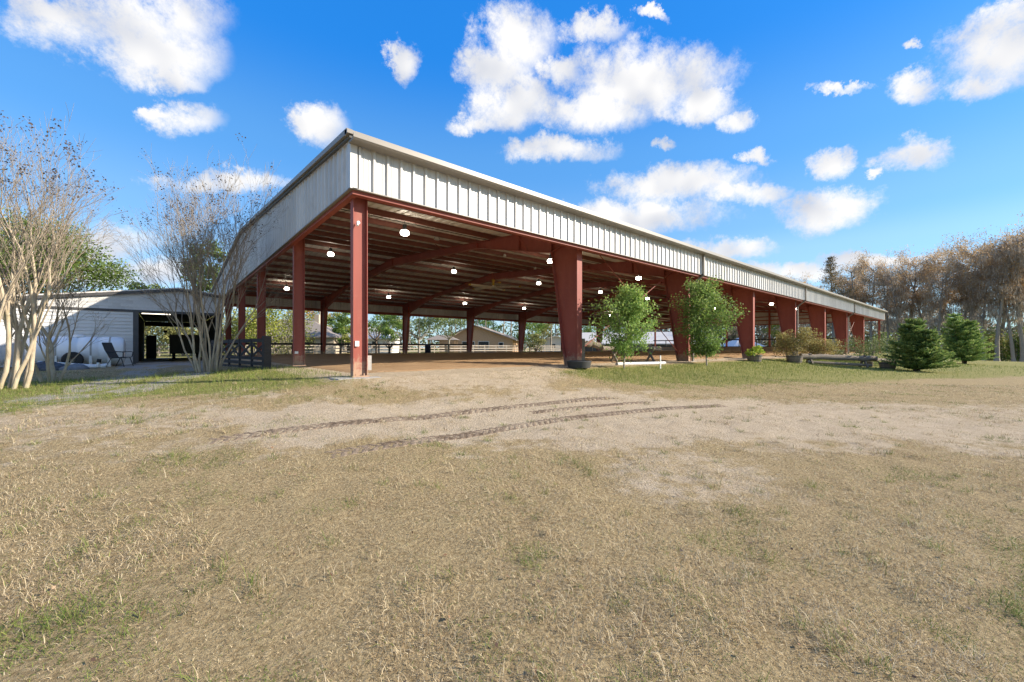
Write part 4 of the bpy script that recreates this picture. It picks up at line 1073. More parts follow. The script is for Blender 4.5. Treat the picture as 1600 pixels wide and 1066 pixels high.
# ------------------------------------------------------------------ barn on the left
BX0, BX1, BY0, BY1 = -9.6, -0.45, 19.1, 31.2
def zbarn(x): return 2.50 + .153 * (x + 9.3) if x < -2.3 else 2.50 + .153 * 7.0 - .12 * (x + 2.3)
gb = -.22
lb = thing('grey_barn', (0, 0, 0), 'low grey lap-sided barn with wide open drive-through bay left of the arena', 'barn')
M['barn_trim'] = mat_noise('charcoal_trim', (.085, .082, .08), (.065, .062, .06), 3, rough=.6)
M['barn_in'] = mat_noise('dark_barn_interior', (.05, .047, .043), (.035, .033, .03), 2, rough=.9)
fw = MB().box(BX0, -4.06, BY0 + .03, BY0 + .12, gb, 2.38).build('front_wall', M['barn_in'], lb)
bsrc = None
for i in range(16):
    z0 = gb + .165 * i
    if z0 > 2.3: break
    if bsrc is None: o = bsrc = MB().add([(BX0, BY0 - .022, 0), (-4.06, BY0 - .022, 0), (-4.06, BY0 + .014, .172), (BX0, BY0 + .014, .172), (BX0, BY0 + .03, 0), (-4.06, BY0 + .03, 0), (-4.06, BY0 + .03, .172), (BX0, BY0 + .03, .172)],
            [(0, 1, 2, 3), (5, 4, 7, 6), (4, 5, 1, 0), (3, 2, 6, 7), (0, 3, 7, 4), (1, 5, 6, 2)]).build('siding_board', M['siding'], fw)
    else: o = inst(bsrc, fw)
    o.location = (0, -.002 * (i % 2), z0)
gab = MB()
gp = [(-9.3, 2.5), (BX1, 2.5), (BX1, zbarn(BX1)), (-2.3, zbarn(-2.3))]
gab.prism([(a, b_) for a, b_ in gp], BY0 + .02, BY0 + .1, 'y')
gabo = gab.build('gable', M['siding'], lb)
ssrc = MB().box(-.148, .148, -.012, .012, 0, .20).build('shingle', M['shingle'], gabo); first = True
for r_ in range(7):
    z0 = 2.51 + .155 * r_
    for c_ in range(40):
        x = BX0 + .3 * c_ + (.15 if r_ % 2 else 0)
        if x > BX1 - .1 or min(zbarn(x - .15), zbarn(x + .15)) < z0 + .19 or x < -9.3: continue
        o = ssrc if first else inst(ssrc, gabo); first = False
        o.location = (x, BY0 + .004 - .003 * ((c_ * 7 + r_ * 3) % 3), z0 - .02); o.rotation_euler = (R(-4), 0, 0)
MB().box(-4.06, -3.86, BY0 - .03, BY0 + .15, gb, 2.38).build('door_jamb', M['barn_trim'], lb)
MB().box(-.75, BX1, BY0 - .03, BY0 + .15, gb, 2.38).build('door_jamb', M['barn_trim'], lb)
MB().box(BX0 - .1, BX1, BY0 - .035, BY0 + .14, 2.38, 2.50).build('header_trim', M['barn_trim'], lb)
rk = MB(); rk.bar((-9.8, BY0 - .06, zbarn(-9.8) + .05), (-2.3, BY0 - .06, zbarn(-2.3) + .05), .14, .13); rk.bar((-2.3, BY0 - .06, zbarn(-2.3) + .05), (BX1, BY0 - .06, zbarn(BX1) + .05), .14, .13)
rk.build('rake_board', M['barn_trim'], lb)
MB().prism([(-10, zbarn(-10) + .12), (-2.3, zbarn(-2.3) + .12), (BX1, zbarn(BX1) + .12), (BX1, zbarn(BX1) + .18), (-2.3, zbarn(-2.3) + .18), (-10, zbarn(-10) + .18)], BY0 - .14, BY1 + .2, 'y').build('roof', M['grey_roof'], lb)
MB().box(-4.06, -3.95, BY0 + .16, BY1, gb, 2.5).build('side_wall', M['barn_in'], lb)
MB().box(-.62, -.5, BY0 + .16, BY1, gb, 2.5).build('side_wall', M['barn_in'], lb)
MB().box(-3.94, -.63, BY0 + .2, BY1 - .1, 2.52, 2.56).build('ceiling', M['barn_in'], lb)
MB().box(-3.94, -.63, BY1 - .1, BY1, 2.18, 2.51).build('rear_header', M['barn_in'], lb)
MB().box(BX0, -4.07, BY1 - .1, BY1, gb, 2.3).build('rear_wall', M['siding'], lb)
MB().box(BX0, BX0 + .1, BY0 + .13, BY1 - .11, gb, 2.35).build('side_wall', M['siding'], lb)
MB().box(-3.94, -.64, BY0 - .15, BY1 + .1, -.45, -.145).build('floor_slab', M['concrete'], lb)
tl = thing('tube_light', (-3.2, 20.3, 2.40), 'bright strip light under the barn ceiling', 'lamp')
MB().box(-.6, .6, -.05, .05, .03, .11).build('fixture', M['white'], tl); MB().tube([(-.58, 0, .01), (.58, 0, .01)], .022, 8).build('tube', mat_emit('pale_tube', (1, .9, .75), 1.2), tl)
# wagon inside the bay
M['wagon'] = mat_noise('faded_brown_metal', (.20, .17, .12), (.15, .125, .09), 2, rough=.6, c3=(.11, .08, .05), s3=3, f3=.5)
wg = thing('utility_wagon', (-1.75, 26.4, -.145), 'brown box-sided utility wagon parked in the barn bay', 'wagon')
MB().box(-.80, .80, -.02, .02, .42, 1.62).build('rear_panel', M['wagon'], wg)
for z in (.45, 1.15, 1.52): MB().box(-.78, .78, -.055, -.022, z, z + .09).build('rail', M['wagon'], wg)
for x in (-.86, .80): MB().box(x, x + .07, -.06, .04, .2, 1.68).build('corner_post', M['wagon'], wg)
MB().box(-.80, -.76, .04, 2.4, .42, 1.62).build('side_panel', M['wagon'], wg); MB().box(.76, .80, .04, 2.4, .42, 1.62).build('side_panel', M['wagon'], wg)
MB().box(-.78, .78, .05, 2.4, .36, .42).build('bed', M['black'], wg); MB().box(-.80, .80, 2.4, 2.44, .42, 1.62).build('front_panel', M['wagon'], wg)
for x in (-.72, .56):
    w_ = MB().lathe([(.12, 0), (.33, 0), (.36, .04), (.36, .14), (.33, .18), (.12, .18)], (x, .9, .36), 18, 'x').build('wheel', M['black'], wg, smooth=True)
    MB().lathe([(0, .05), (.12, .05), (.12, .13), (0, .13)], (x, .9, .36), 12, 'x').build('rim', M['concrete'], w_)
mr_o = MB(); mr_o.tube([(-.84, .0, 1.45), (-1.05, -.05, 1.62), (-1.06, -.05, 1.75)], .02, 6); mr_o.lathe([(0, -.09), (.09, -.07), (.11, 0), (.09, .07), (0, .09)], (-1.06, -.05, 1.82), 10); mr_o.build('mirror', M['black'], wg)
sp = thing('black_cabinet', (-3.55, 29.6, -.145), 'tall black cabinet standing at the back left of the barn bay', 'cabinet')
MB().box(-.27, .27, -.25, .25, 0, 1.62).build('body', M['black'], sp); MB().box(-.25, .25, -.275, -.252, .05, 1.58).build('door', M['black'], sp)

# ------------------------------------------------------------------ dark cross-braced gate panel
gt = thing('cross_braced_gate', (-.5, 6.05, -.06), 'dark brown cross-braced wooden gate panel beside the near gable', 'gate', rz=R(8.5))
YS = [0.1, 1.35, 2.6, 3.85, 5.1, 6.2]
MB().box(-.10, .10, -.1, .1, -.15, 1.05).build('gate_post', M['dark_wood'], gt)
for y in YS[1:]: MB().box(-.03, .03, y - .04, y + .04, -.12, 1.0).build('upright', M['dark_wood'], gt)
for a, b_ in zip(YS[:-1], YS[1:]):
    a2, b2 = a + .05, b_ - .05
    MB().box(-.02, .02, a2, b2, .86, .98).build('top_rail', M['dark_wood'], gt)
    MB().box(-.02, .02, a2, b2, .30, .40).build('middle_rail', M['dark_wood'], gt)
    MB().box(-.02, .02, a2, b2, .13, .24).build('lower_board', M['dark_wood'], gt)
    MB().box(-.02, .02, a2, b2, -.05, .07).build('lower_board', M['dark_wood'], gt)
    MB().bar((-.012, a2, .42), (-.012, b2, .84), .02, .085).build('brace', M['dark_wood'], gt)
    MB().bar((.012, a2, .84), (.012, b2, .42), .02, .085).build('brace', M['dark_wood'], gt)

# ------------------------------------------------------------------ tanks, pipes and chair by the barn
M['poly'] = mat_noise('white_poly_tank', (.82, .82, .81), (.74, .745, .75), 1.5, rough=.35, spec=.4)
def tank(loc, r, half, label, strap):
    o = thing('water_tank', loc, label, 'tank')
    prof = [(0, -half), (r * .55, -half), (r * .88, -half + .05), (r, -half + .16)]
    for k in range(3):
        a = -half + .16 + (2 * half - .32) * (k + 1) / 4
        prof += [(r, a - .07), (r * .955, a - .035), (r * .955, a + .035), (r, a + .07)]
    prof += [(r, half - .16), (r * .88, half - .05), (r * .55, half), (0, half)]
    MB().lathe(prof, (0, 0, r + .06), 28, 'x').build('shell', M['poly'], o, smooth=True)
    for k in strap:
        MB().lathe([(r * .96, k - .03), (r * 1.012, k - .03), (r * 1.012, k + .03), (r * .96, k + .03)], (0, 0, r + .06), 28, 'x').build('strap', M['concrete'], o, smooth=True)
        MB().box(k - .06, k + .06, -r * .7, r * .7, -.02, .10).build('cradle', M['concrete'], o)
        MB().box(k - .05, k + .05, -r - .03, -r + .04, -.02, r * .8).build('leg', M['white'], o)
    MB().lathe([(0, -.02), (.17, -.02), (.19, .06), (.12, .1), (0, .1)], (0, 0, 2 * r + .05), 16).build('lid', M['poly'], o)
    return o
t1 = tank((-5.75, 17.6, gz(-5.75, 17.6)), .64, 1.5, 'long white cylindrical water tank on straps against the barn siding', (-.62, .42, 1.0))
MB().lathe([(.10, -.09), (.30, -.09), (.34, -.05), (.34, .05), (.30, .09), (.10, .09)], (0, 0, 0), 18, 'x').build('wheel', M['black'], t1, smooth=True).location = (-.1, -.78, .34)
t1.children[-1].rotation_euler = (0, 0, R(90))
tank((-9.0, 16.9, gz(-9, 16.9)), .92, 1.25, 'second bigger white water tank behind the left crape myrtle', (-.5, .5))
PV = [((-6.6, 15.3, .32), (-4.9, 15.6, .10), .05), ((-6.5, 15.6, .10), (-4.7, 15.2, .16), .045), ((-5.6, 14.9, .06), (-4.75, 15.1, .09), .06), ((-6.3, 15.9, .05), (-6.28, 15.95, .95), .045), ((-4.95, 15.0, .05), (-4.90, 15.0, .36), .055)]
LB = ['longest white PVC pipe sloping across the pile before the tank', 'second white PVC pipe lying level across the pile before the tank', 'short white PVC pipe on the grass left of the chair', 'white PVC pipe standing upright against the long tank', 'short upright capped white PVC pipe beside the chair']
for (a, b_, r_), lab in zip(PV, LB):
    a, b_ = np.array(a), np.array(b_); z = gz(a[0], a[1]); o = thing('pvc_pipe', (a[0], a[1], z), lab, 'pipe', 'white pipes piled by the barn')
    MB().tube([(0, 0, a[2]), tuple(b_ - a + np.array([0, 0, a[2]]))], r_, 10).build('pipe', M['white'], o, smooth=True)
    e = b_ - a + np.array([0, 0, a[2]]); d = unit(b_ - a)
    MB().tube([tuple(e - d * .12), tuple(e + d * .02)], r_ * 1.3, 10).build('coupling', M['white'] if 'capped' not in lab else M['black'], o, smooth=True)
def lump(name, loc, size, mat, label, cat, seed):
    V, F = [], []; n, mm = 22, 9; r_ = np.random.default_rng(seed)
    for j in range(mm + 1):
        ph = j / mm * math.pi / 2
        for i in range(n):
            th = 2 * math.pi * i / n; w = .75 + .5 * float(fbm(np.array([math.cos(th) * 1.6 + seed]), np.array([math.sin(th) * 1.6 + ph * 2.5]), 4)[0])
            V.append((size[0] * math.cos(th) * math.cos(ph) * w, size[1] * math.sin(th) * math.cos(ph) * w, size[2] * math.sin(ph) * w - .03))
    F = [(j * n + i, j * n + (i + 1) % n, (j + 1) * n + (i + 1) % n, (j + 1) * n + i) for j in range(mm) for i in range(n)]
    return tag(new_mesh(name, V, F, mat, smooth=True), label, cat)
M['tarp'] = mat_noise('black_tarp', (.02, .021, .025), (.10, .105, .115), 5, rough=.4, spec=.5, bump=.9, bscale=9)
lump('black_tarp', 0, (.62, .35, .36), M['tarp'], 'crumpled black plastic tarp at the foot of the small myrtle', 'tarp', 3).location = (-6.35, 14.9, gz(-6.3, 14.9))
lump('grey_sack', 0, (.42, .3, .24), mat_noise('grey_sack', (.13, .135, .14), (.22, .225, .23), 5, rough=.6, bump=.8), 'grey plastic sack beside the black tarp', 'sack', 8).location = (-5.55, 14.55, gz(-5.55, 14.5))
M['sling'] = mat_noise('charcoal_sling_mesh', (.075, .072, .07), (.055, .053, .05), 30, rough=.8)
ch = thing('patio_chair', (-4.35, 16.0, gz(-4.35, 16)), 'charcoal sling patio chair on the grass by the barn door', 'chair', rz=R(62))
# chair built facing -y, seat front at -y
MB().add([(-.25, -.26, .43), (.25, -.26, .43), (.25, .2, .38), (-.25, .2, .38), (-.25, -.26, .415), (.25, -.26, .415), (.25, .2, .365), (-.25, .2, .365)], [(0, 1, 2, 3), (7, 6, 5, 4), (0, 4, 5, 1), (1, 5, 6, 2), (2, 6, 7, 3), (3, 7, 4, 0)]).build('seat', M['sling'], ch)
MB().add([(-.25, .2, .40), (.25, .2, .40), (.25, .36, .72), (-.25, .36, .72), (.25, .46, 1.02), (-.25, .46, 1.02), (-.25, .225, .39), (.25, .225, .39), (.25, .385, .71), (-.25, .385, .71), (.25, .485, 1.01), (-.25, .485, 1.01)],
    [(0, 1, 2, 3), (3, 2, 4, 5), (7, 6, 9, 8), (8, 9, 11, 10), (0, 3, 9, 6), (3, 5, 11, 9), (1, 7, 8, 2), (2, 8, 10, 4), (5, 4, 10, 11), (0, 6, 7, 1)]).build('backrest', M['sling'], ch)
for s_ in (-1, 1):
    MB().tube([(s_ * .28, -.28, .42), (s_ * .30, -.30, .62), (s_ * .31, -.22, .655), (s_ * .31, .2, .64), (s_ * .28, .34, .66)], .017, 8).build('armrest', M['black'], ch)
    MB().tube([(s_ * .27, -.28, .42), (s_ * .27, .2, .37), (s_ * .27, .37, .72), (s_ * .265, .48, 1.03)], .016, 8).build('side_frame', M['black'], ch)
    MB().tube([(s_ * .27, -.2, .42), (s_ * .29, -.33, .0)], .016, 8).build('leg', M['black'], ch); MB().tube([(s_ * .27, .15, .38), (s_ * .29, .34, .0)], .016, 8).build('leg', M['black'], ch)
MB().tube([(-.265, .48, 1.03), (.265, .48, 1.03)], .016, 8).build('top_bar', M['black'], ch)

# ------------------------------------------------------------------ along the long side: tub, posts, poles, planters, jumps
M['rubber'] = mat_noise('black_rubber', (.035, .035, .035), (.055, .054, .052), 6, rough=.7)
o = thing('rubber_tub', (7.05, -.02, gz(7.05, 0)), 'black rubber feed tub at the foot of the first tapered column', 'tub')
MB().lathe([(0, .02), (.30, .02), (.34, .2), (.36, .22), (.385, .2), (.34, 0), (0, 0)], n=22).build('tub', M['rubber'], o, smooth=True); MB().lathe([(.0, .12), (.335, .12)], n=20).build('feed', M['grey_wood'], o)
o = thing('wooden_post', (8.05, .72, 0), 'square weathered wooden post beside the first tapered column', 'post')
MB().box(-.085, .085, -.085, .085, -.2, .92).build('shaft', M['grey_wood'], o); MB().prism([(-.085, -.085), (.085, -.085), (.085, .085), (-.085, .085)], .92, .94, 'z').build('cap', M['log'], o)
def log(name, a, b_, r0, r1, label, cat='log', seed=1, stubs=0):
    a, b_ = np.array(a, float), np.array(b_, float); n = 16; T = np.random.default_rng(seed)
    pts = [a + (b_ - a) * i / 12 + np.array([0, 0, .02]) * T.normal() for i in range(13)]
    o = thing(name, tuple(a), label, cat); pts = [p - a for p in pts]
    MB().tube(pts, [(r0 + (r1 - r0) * i / 12) * (1 + .07 * T.normal()) for i in range(13)], n).build('trunk', M['log'], o, smooth=True)
    for e, r_ in ((pts[0], r0), (pts[-1], r1)):
        d = unit(b_ - a) * (-1 if e is pts[0] else 1); MB().tube([tuple(e + d * .0), tuple(e + d * .015)], r_ * .9, 14).build('cut_end', M['grey_wood'], o)
    for k in range(stubs):
        p = pts[-1 - k]; q = p + unit(T.normal(size=3) + unit(b_ - a)) * T.uniform(.15, .3); MB().tube([tuple(p), tuple(q)], [r1 * .45, .02], 7).build('root_stub', M['log'], o)
    return o
log('weathered_log', (8.0, 1.35, .90), (9.35, .95, .70), .10, .115, 'thick pale log resting on the wooden post behind the rounded sapling', seed=3)
log('weathered_log', (10.2, 1.5, .62), (13.9, 1.15, .60), .09, .10, 'long pale log with root stubs between the two saplings', seed=5, stubs=4)
for (x, y) in ((10.9, 1.45), (13.2, 1.22)):
    o = thing('log_stand', (x, y, 0), 'crossed wooden stand under the %s end of the long pale log' % ('left' if x < 12 else 'right'), 'stand')
    MB().bar((0, -.22, 0), (0, .12, .56), .07, .07).build('leg', M['grey_wood'], o); MB().bar((0.08, .22, 0), (0.08, -.12, .56), .07, .07).build('leg', M['grey_wood'], o)
o = thing('jump_pole', (9.3, .16, gz(9.3, .16) + .05), 'white jump pole lying on the ground behind the rounded sapling', 'pole')
MB().tube([(0, 0, .0), (2.75, -.28, -.02)], .055, 10).build('pole', M['white'], o, smooth=True)
for e in ((0, 0, 0), (2.75, -.28, -.02)): MB().tube([(e[0] - .01, e[1], e[2]), (e[0] + .012, e[1], e[2])], .057, 10).build('end_cap', M['concrete'], o)
o = thing('white_stake', (10.85, -.62, gz(10.85, -.62)), 'short white stake standing in the grass between the saplings', 'stake')
MB().box(-.02, .02, -.015, .015, -.1, .44).build('shaft', M['white'], o); MB().prism([(-.02, .44), (.02, .44), (0, .48)], -.015, .015, 'y').build('tip', M['white'], o)
def half_barrel(loc, r, h, label, soil=True):
    o = thing('half_barrel', loc, label, 'planter')
    nst = 18; st = None
    for k in range(nst):
        a0, a1 = 2 * math.pi * k / nst + .012, 2 * math.pi * (k + 1) / nst - .012
        V = [(rr * math.cos(a), rr * math.sin(a), z) for z, ro in ((0, r * .82), (h, r)) for rr in (ro, ro - .03) for a in (a0, a1)]
        if st is None: st = MB().add([(rr * math.cos(a), rr * math.sin(a), z) for z, ro in ((0, r * .82), (h, r)) for rr in (ro, ro - .03) for a in (.012, 2 * math.pi / nst - .012)],
                [(0, 1, 5, 4), (3, 2, 6, 7), (4, 5, 7, 6), (1, 0, 2, 3), (0, 4, 6, 2), (1, 3, 7, 5)]).build('stave', M['grey_wood'], o); c_ = st
        else: c_ = inst(st, o)
        c_.rotation_euler = (0, 0, 2 * math.pi * k / nst)
    for z in (.12 * h, .78 * h):
        q = r * (.82 + .18 * z / h); MB().lathe([(q - .005, z), (q + .008, z), (q + .012, z + .05), (q - .002, z + .05)], n=24).build('hoop', M['bronze'], o, smooth=True)
    MB().lathe([(0, h * .85), (r * .93, h * .85)], n=20).build('soil', M['rubber'], o)
    return o
z = gz(20.2, -.5); half_barrel((20.2, -.5, z), .36, .36, 'wooden half barrel with lime green plant at the third tapered column')
bush((20.2, -.5, z + .30), 610, 'lime green leafy plant growing in the half barrel', .52, .42, 420, .13, L['lime'], name='potted_plant', cat='plant')
z = gz(24.1, -1.2); half_barrel((24.1, -1.2, z), .42, .40, 'wooden half barrel under the reddish shrub by the fourth column')
bush((24.1, -1.2, z + .3), 611, 'reddish yellow-green shrub filling a half barrel by the fourth column', 1.5, .85, 5200, .075, L['shrub'], name='potted_shrub', cat='shrub')
bush((29.6, -.75, gz(29.6, -.75)), 612, 'second reddish yellow-green shrub in front of the fifth column', 1.5, 1.05, 5200, .075, L['shrub'], name='potted_shrub', cat='shrub')
z = gz(28.6, -4.6); half_barrel((28.45, -4.55, z), .40, .38, 'wooden half barrel at the right end of the log jump')
bush((33.8, -2.9, gz(33.8, -2.9)), 613, 'loose grey-green bush behind the log jump', 2.2, 1.5, 4200, .085, L['willow'], name='leafy_bush')
bush((33.0, -1.2, gz(33, -1.2)), 614, 'small dry twiggy bush at the foot of the sixth column', 1.0, .7, 900, .07, L['olive'], name='leafy_bush')
za, zb2 = gz(25.4, -1.6), gz(28.2, -3.75)
lj = thing('log_jump', (25.4, -1.6, za), 'weathered horizontal log jump on crossed legs in front of the columns', 'jump')
A_, B_ = np.array([-.45, .33, .40]), np.array([3.1, -2.42, .50 + zb2 - za])
T = np.random.default_rng(9)
MB().tube([A_ + (B_ - A_) * i / 12 + np.array([0, 0, .012]) * T.normal() for i in range(13)], [.155 * (1 + .05 * T.normal()) for i in range(13)], 14).build('top_log', M['log'], lj, smooth=True)
MB().tube([A_ * [1, 1, 0] + [.25, -.25, .10], B_ * [1, 1, 0] + [-.3, .15, zb2 - za + .11]], .085, 10).build('ground_rail', M['log'], lj, smooth=True)
for f in (.12, .84):
    p = A_ + (B_ - A_) * f; d = unit(np.cross(B_ - A_, [0, 0, 1.])); zg = (zb2 - za) * f
    for s_ in (-1, 1): MB().bar(tuple(p * [1, 1, 0] + d * s_ * .26 + [.03 * s_, 0, zg - .04]), tuple(p - d * s_ * .09 + np.array([.03 * s_, 0, .17])), .09, .09).build('leg', M['grey_wood'], lj)
log('weathered_log', (29.1, -3.4, gz(29.1, -3.4) + .42), (32.4, -4.4, gz(32.4, -4.4) + .36), .12, .11, 'grey log jump rail behind the half barrel, right of the main jump', seed=12)
for f, nm in ((.15, 'left'), (.85, 'right')):
    x, y = 29.1 + 3.3 * f, -3.4 - 1.0 * f; o = thing('log_stand', (x, y, gz(x, y)), 'low wooden stand under the %s end of the rear grey log rail' % nm, 'stand')
    MB().box(-.06, .06, -.2, .2, -.05, .28).build('block', M['grey_wood'], o); MB().box(-.2, .2, -.06, .06, -.05, .06).build('foot', M['grey_wood'], o)
o = thing('white_trough', (35.2, -1.0, gz(35.2, -1)), 'white plastic trough beside the sixth tapered column', 'trough', rz=.3)
MB().add([(-.8, -.25, .62), (.8, -.25, .62), (.8, .25, .62), (-.8, .25, .62), (-.65, -.18, .35), (.65, -.18, .35), (.65, .18, .35), (-.65, .18, .35)], [(4, 5, 1, 0), (5, 6, 2, 1), (6, 7, 3, 2), (7, 4, 0, 3), (7, 6, 5, 4), (0, 1, 2, 3)]).build('basin', M['white'], o)
for x in (-.5, .5): MB().box(x - .04, x + .04, -.2, .2, -.05, .36).build('leg', M['grey_wood'], o)
o = thing('waste_barrel', (16.9, 27.6, gz(16.9, 27.6)), 'dark blue barrel on the far side of the arena floor', 'barrel')
MB().lathe([(0, .03), (.27, .03), (.29, .06), (.29, .28), (.305, .30), (.29, .32), (.29, .55), (.305, .57), (.29, .59), (.28, .86), (.25, .88), (0, .88)], n=18).build('drum', mat_noise('dark_blue_plastic', (.015, .025, .05), (.02, .03, .06), 3, rough=.5), o, smooth=True)
MB().lathe([(0, .885), (.26, .885), (.265, .91), (0, .92)], n=18).build('lid', M['black'], o)

# ------------------------------------------------------------------ tyre tracks pressed into the sand
m_tr, t, b = base_mat('tracked_sand', .95, .05)
f_ = noise_fac(t, 30, 5, .7); g_ = noise_fac(t, 2.2, 5, .7, lo=.42, hi=.80)
lugc = mixc3(t, N(t, 'ShaderNodeAttribute', attribute_name='tone').outputs['Fac'], mixc3(t, f_, (.21, .155, .105), (.33, .25, .175)), mixc3(t, f_, (.10, .068, .045), (.19, .136, .092)))
col = mixc3(t, g_, lugc, mixc3(t, f_, (.30, .23, .155), (.46, .365, .26)))
t.links.new(col, b.inputs['Base Color'])
bp = N(t, 'ShaderNodeBump'); bp.inputs['Strength'].default_value = .7; bp.inputs['Distance'].default_value = .03; t.links.new(f_, bp.inputs['Height']); t.links.new(bp.outputs[0], b.inputs['Normal'])
def tyre_track(pts, width, seed, s0=0.0):
    pts = np.array(pts, float); r_ = np.random.default_rng(seed)
    sl = np.concatenate([[0], np.cumsum(np.linalg.norm(np.diff(pts, axis=0), axis=1))]); n = int(sl[-1] / .018)
    s = np.linspace(0, sl[-1], n); cx, cy = np.interp(s, sl, pts[:, 0]), np.interp(s, sl, pts[:, 1])
    k = 41; ker = np.ones(k) / k; cx = np.convolve(np.pad(cx, k // 2, 'edge'), ker, 'valid'); cy = np.convolve(np.pad(cy, k // 2, 'edge'), ker, 'valid')
    tx, ty = np.gradient(cx), np.gradient(cy); nl = np.hypot(tx, ty); nx_, ny_ = -ty / nl, tx / nl
    w = np.linspace(-1, 1, 17); Wd = width / 2
    X = cx[:, None] + nx_[:, None] * w * Wd; Y = cy[:, None] + ny_[:, None] * w * Wd
    ph = (s[:, None] + np.abs(w)[None] * .085) / .12 + np.where(w > 0, .5, 0)[None]
    lug = np.clip(np.sin(ph * 2 * math.pi) * 2.2, -1, 1)
    amp = .0035 * sstep(.30, .62, fbm(X * 1.1 + seed, Y * 1.1, 3)) + .001
    fade = np.minimum(sstep(0, .6, s), sstep(0, .9, sl[-1] - s))[:, None]
    Zg = ground(X, Y) + relief(X, Y) + (lug * amp - .004 + .008 * (fbm(X * 14, Y * 14, 2) - .5)) * fade + .0065 * fade - .03 * (1 - fade)
    Zg = Zg + .006 * np.exp(-((np.abs(w) - .86) / .12) ** 2)[None] * fade - .008 * sstep(.75, .95, np.abs(w))[None] - .02 * (np.abs(w) > .97)[None]
    i_ = np.arange(X.size).reshape(X.shape); F = np.stack([i_[:-1, :-1], i_[1:, :-1], i_[1:, 1:], i_[:-1, 1:]], -1).reshape(-1, 4)
    tn = np.clip(.5 - lug * .55 + (fbm(X * 9, Y * 9, 3) - .5) * 2.0, 0, 1) * (np.abs(w) < .9)[None] * fade
    return tag(new_mesh('tyre_track', np.stack([X, Y, Zg], -1).reshape(-1, 3), F, m_tr, smooth=True, tone=tn[:-1, :-1].ravel()), kind='stuff')
for tk, wd, sd_ in zip(TRACKS, (.27, .27, .2), (1, 4, 9)): tyre_track(tk, wd, sd_)

# ------------------------------------------------------------------ lawn: blades of dry and green grass
m_dry = mat_leaf('dry_grass_blade', (.28, .195, .105), (.55, .43, .255), (.76, .65, .44), .3, rough=.75, rnd=0)
m_grn = mat_leaf('green_grass_blade', (.085, .13, .02), (.17, .22, .045), (.30, .32, .08), .3, rough=.65, rnd=0)
def blades(n, Zlo, Zhi, pw, seed, lat=1.55):
    r_ = np.random.default_rng(seed)
    u = r_.random(n); Z = (Zlo ** (1 - pw) + u * (Zhi ** (1 - pw) - Zlo ** (1 - pw))) ** (1 / (1 - pw))
    X = r_.uniform(-lat, lat, n) * Z
    x = CAM[0] + math.cos(TH) * X + math.sin(TH) * Z; y = CAM[1] - math.sin(TH) * X + math.cos(TH) * Z
    return x, y, Z
def make_grass(name, x, y, Z, length, lean, width, mat, tone, r_):
    n = len(x); z = ground(x, y) + relief(x, y) - .004
    az = r_.uniform(0, 2 * math.pi, n) * .8 + 2 * math.pi * 1.6 * fbm(x * 1.3, y * 1.3, 3)
    d = np.stack([np.cos(az), np.sin(az), 0 * az], -1); sd = np.stack([-np.sin(az), np.cos(az), 0 * az], -1)
    sd = unit(sd + r_.normal(size=(n, 3)) * .35)
    up = np.array([[0, 0, 1.]]); P = np.stack([x, y, z], -1)
    l1 = (length * .55)[:, None]; l2 = (length * .55)[:, None]
    a1 = (lean * .75)[:, None]; a2 = np.minimum(lean * 1.45, 1.75)[:, None]
    Mid = P + l1 * (d * np.sin(a1) + up * np.cos(a1)); Tip = Mid + l2 * (d * np.sin(a2) + up * np.cos(a2))
    w = (width * .5)[:, None] * sd
    V = np.stack([P - w, P + w, Mid + w * .85, Mid - w * .85, Tip + w * .18, Tip - w * .18], 1).reshape(-1, 3)
    i0 = np.arange(n)[:, None] * 6
    nr = Z < 5.5
    F = np.concatenate([i0[nr] + np.array([0, 1, 2, 3]), i0[nr] + np.array([3, 2, 4, 5]), i0[~nr] + np.array([0, 1, 4, 5])])
    o = new_mesh(name, V, F, mat, tone=np.concatenate([tone[nr], tone[nr], tone[~nr]])); return tag(o, kind='stuff')
r_ = np.random.default_rng(90)
x, y, Z = blades(590000, 1.25, 15, .12, 91)
sandv = m_sand(x, y); grv = m_gravel(x, y); tuft = fbm(x * 2.4, y * 2.4, 4); grn = m_green(x, y)
keep = (r_.random(len(x)) < np.clip(1.15 - 1.05 * sandv - grv + 1.3 * (tuft - .5), 0.03, 1)) & (~((x > .3) & (y > .2)))
for pts in TRACKS: keep &= (polyd(x, y, pts) > .13) | (r_.random(len(x)) < .25)
x, y, Z, tuft, grn = x[keep], y[keep], Z[keep], tuft[keep], grn[keep]
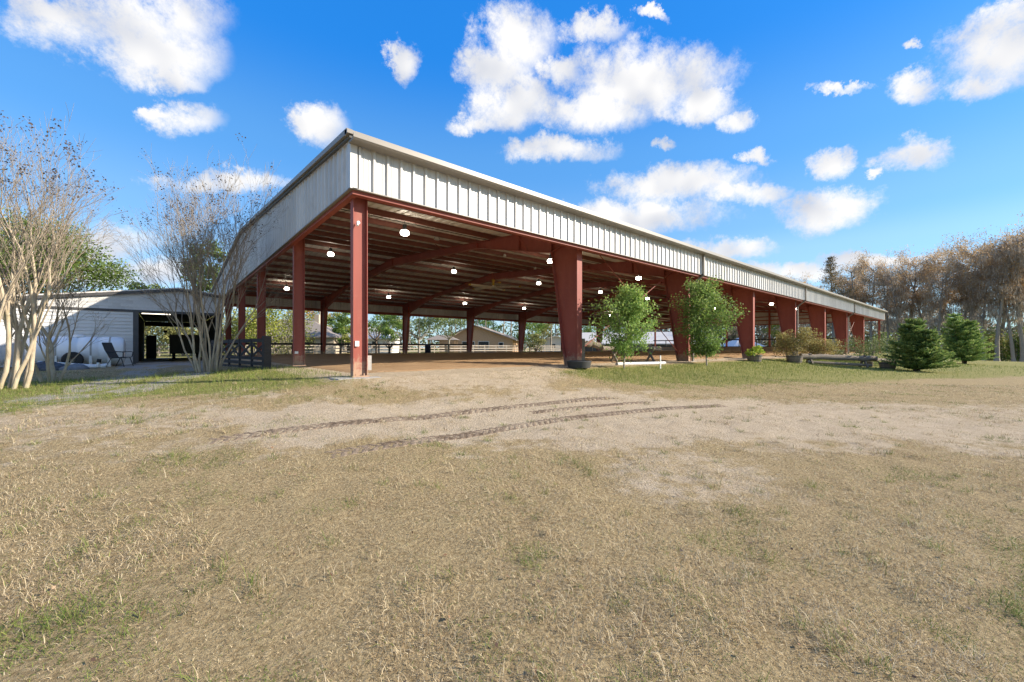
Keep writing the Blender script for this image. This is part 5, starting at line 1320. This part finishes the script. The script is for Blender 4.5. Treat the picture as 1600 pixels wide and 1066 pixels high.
# clumps: tufts of longer dry and green blades
nt = 520; tx_, ty_, tz_ = blades(nt, 1.4, 9, .2, 93); kk = 34
cx_ = np.repeat(tx_, kk) + r_.normal(size=nt * kk) * .032; cy_ = np.repeat(ty_, kk) + r_.normal(size=nt * kk) * .032
n0 = len(x)
x, y, Z = np.concatenate([x, cx_]), np.concatenate([y, cy_]), np.concatenate([Z, np.repeat(tz_, kk)]); tuft = np.concatenate([tuft, np.full(nt * kk, 1.0)])
grn = np.concatenate([grn, np.repeat((r_.random(nt) < .33) * 1.0, kk)])
n = len(x)
gsp = fbm(x * 1.5 + 40, y * 1.5, 4)
isg = r_.random(n) < np.clip(.045 + .75 * grn + .9 * sstep(.56, .70, gsp) + .25 * sstep(.55, .8, fbm(x * 5, y * 5, 3)), 0, .85)
length = (.012 + .028 * r_.random(n) ** 1.5) * (.55 + .95 * sstep(.3, .7, tuft)); length *= np.where(r_.random(n) < .06, 1.6, 1.0)
lean = np.clip(.55 + r_.random(n) * .95, 0, 1.5); width = np.maximum(.0021, .00062 * Z) * r_.uniform(.7, 1.4, n)
length *= 1 + .02 * Z
length[n0:] *= 1.55; lean[n0:] *= .8
big = fbm(x * .45 + 5, y * .45, 3)
tone = np.clip(.42 + .55 * (big - .5) * 2 * .5 + r_.normal(size=n) * .32, 0, 1)
for nm, sel, mt in (('dry_grass', ~isg, m_dry), ('green_grass', isg, m_grn)):
    make_grass(nm, x[sel], y[sel], Z[sel], length[sel], lean[sel], width[sel], mt, tone[sel], r_)
# weeds and taller green strip at the edge of the arena and under the saplings
n = 26000
x2 = r_.uniform(5.2, 45, n); y2 = -.35 - np.abs(r_.normal(size=n)) * (.8 + .09 * x2)
x3 = r_.uniform(-6.5, .2, 9000); y3 = r_.uniform(-.6, 7.5, 9000)
x2, y2 = np.concatenate([x2, x3]), np.concatenate([y2, y3]); k = r_.random(len(x2)) < np.clip(m_green(x2, y2) * 1.2 - m_gravel(x2, y2), 0, 1)
x2, y2 = x2[k], y2[k]; n = len(x2); Z2 = math.sin(TH) * (x2 - CAM[0]) + math.cos(TH) * (y2 - CAM[1])
make_grass('green_grass', x2, y2, Z2, r_.uniform(.05, .13, n), np.clip(r_.random(n) * 1.0, 0, 1.2), np.maximum(.004, .0007 * Z2), m_grn, np.clip(.5 + r_.normal(size=n) * .25, 0, 1), r_)
# scattered fallen leaves
n = 420; x, y, Z = blades(n, 1.4, 12, .3, 97); C = np.stack([x, y, ground(x, y) + relief(x, y) + .018], -1)
V, F = cards(C, r_.uniform(.018, .036, n), r_, aspect=.5, flat=.75)
tag(new_mesh('fallen_leaves', V, F, mat_leaf('fallen_leaf', (.16, .085, .045), (.27, .16, .09), (.36, .25, .16), .1, rnd=0), tone=r_.random(n)), kind='stuff')
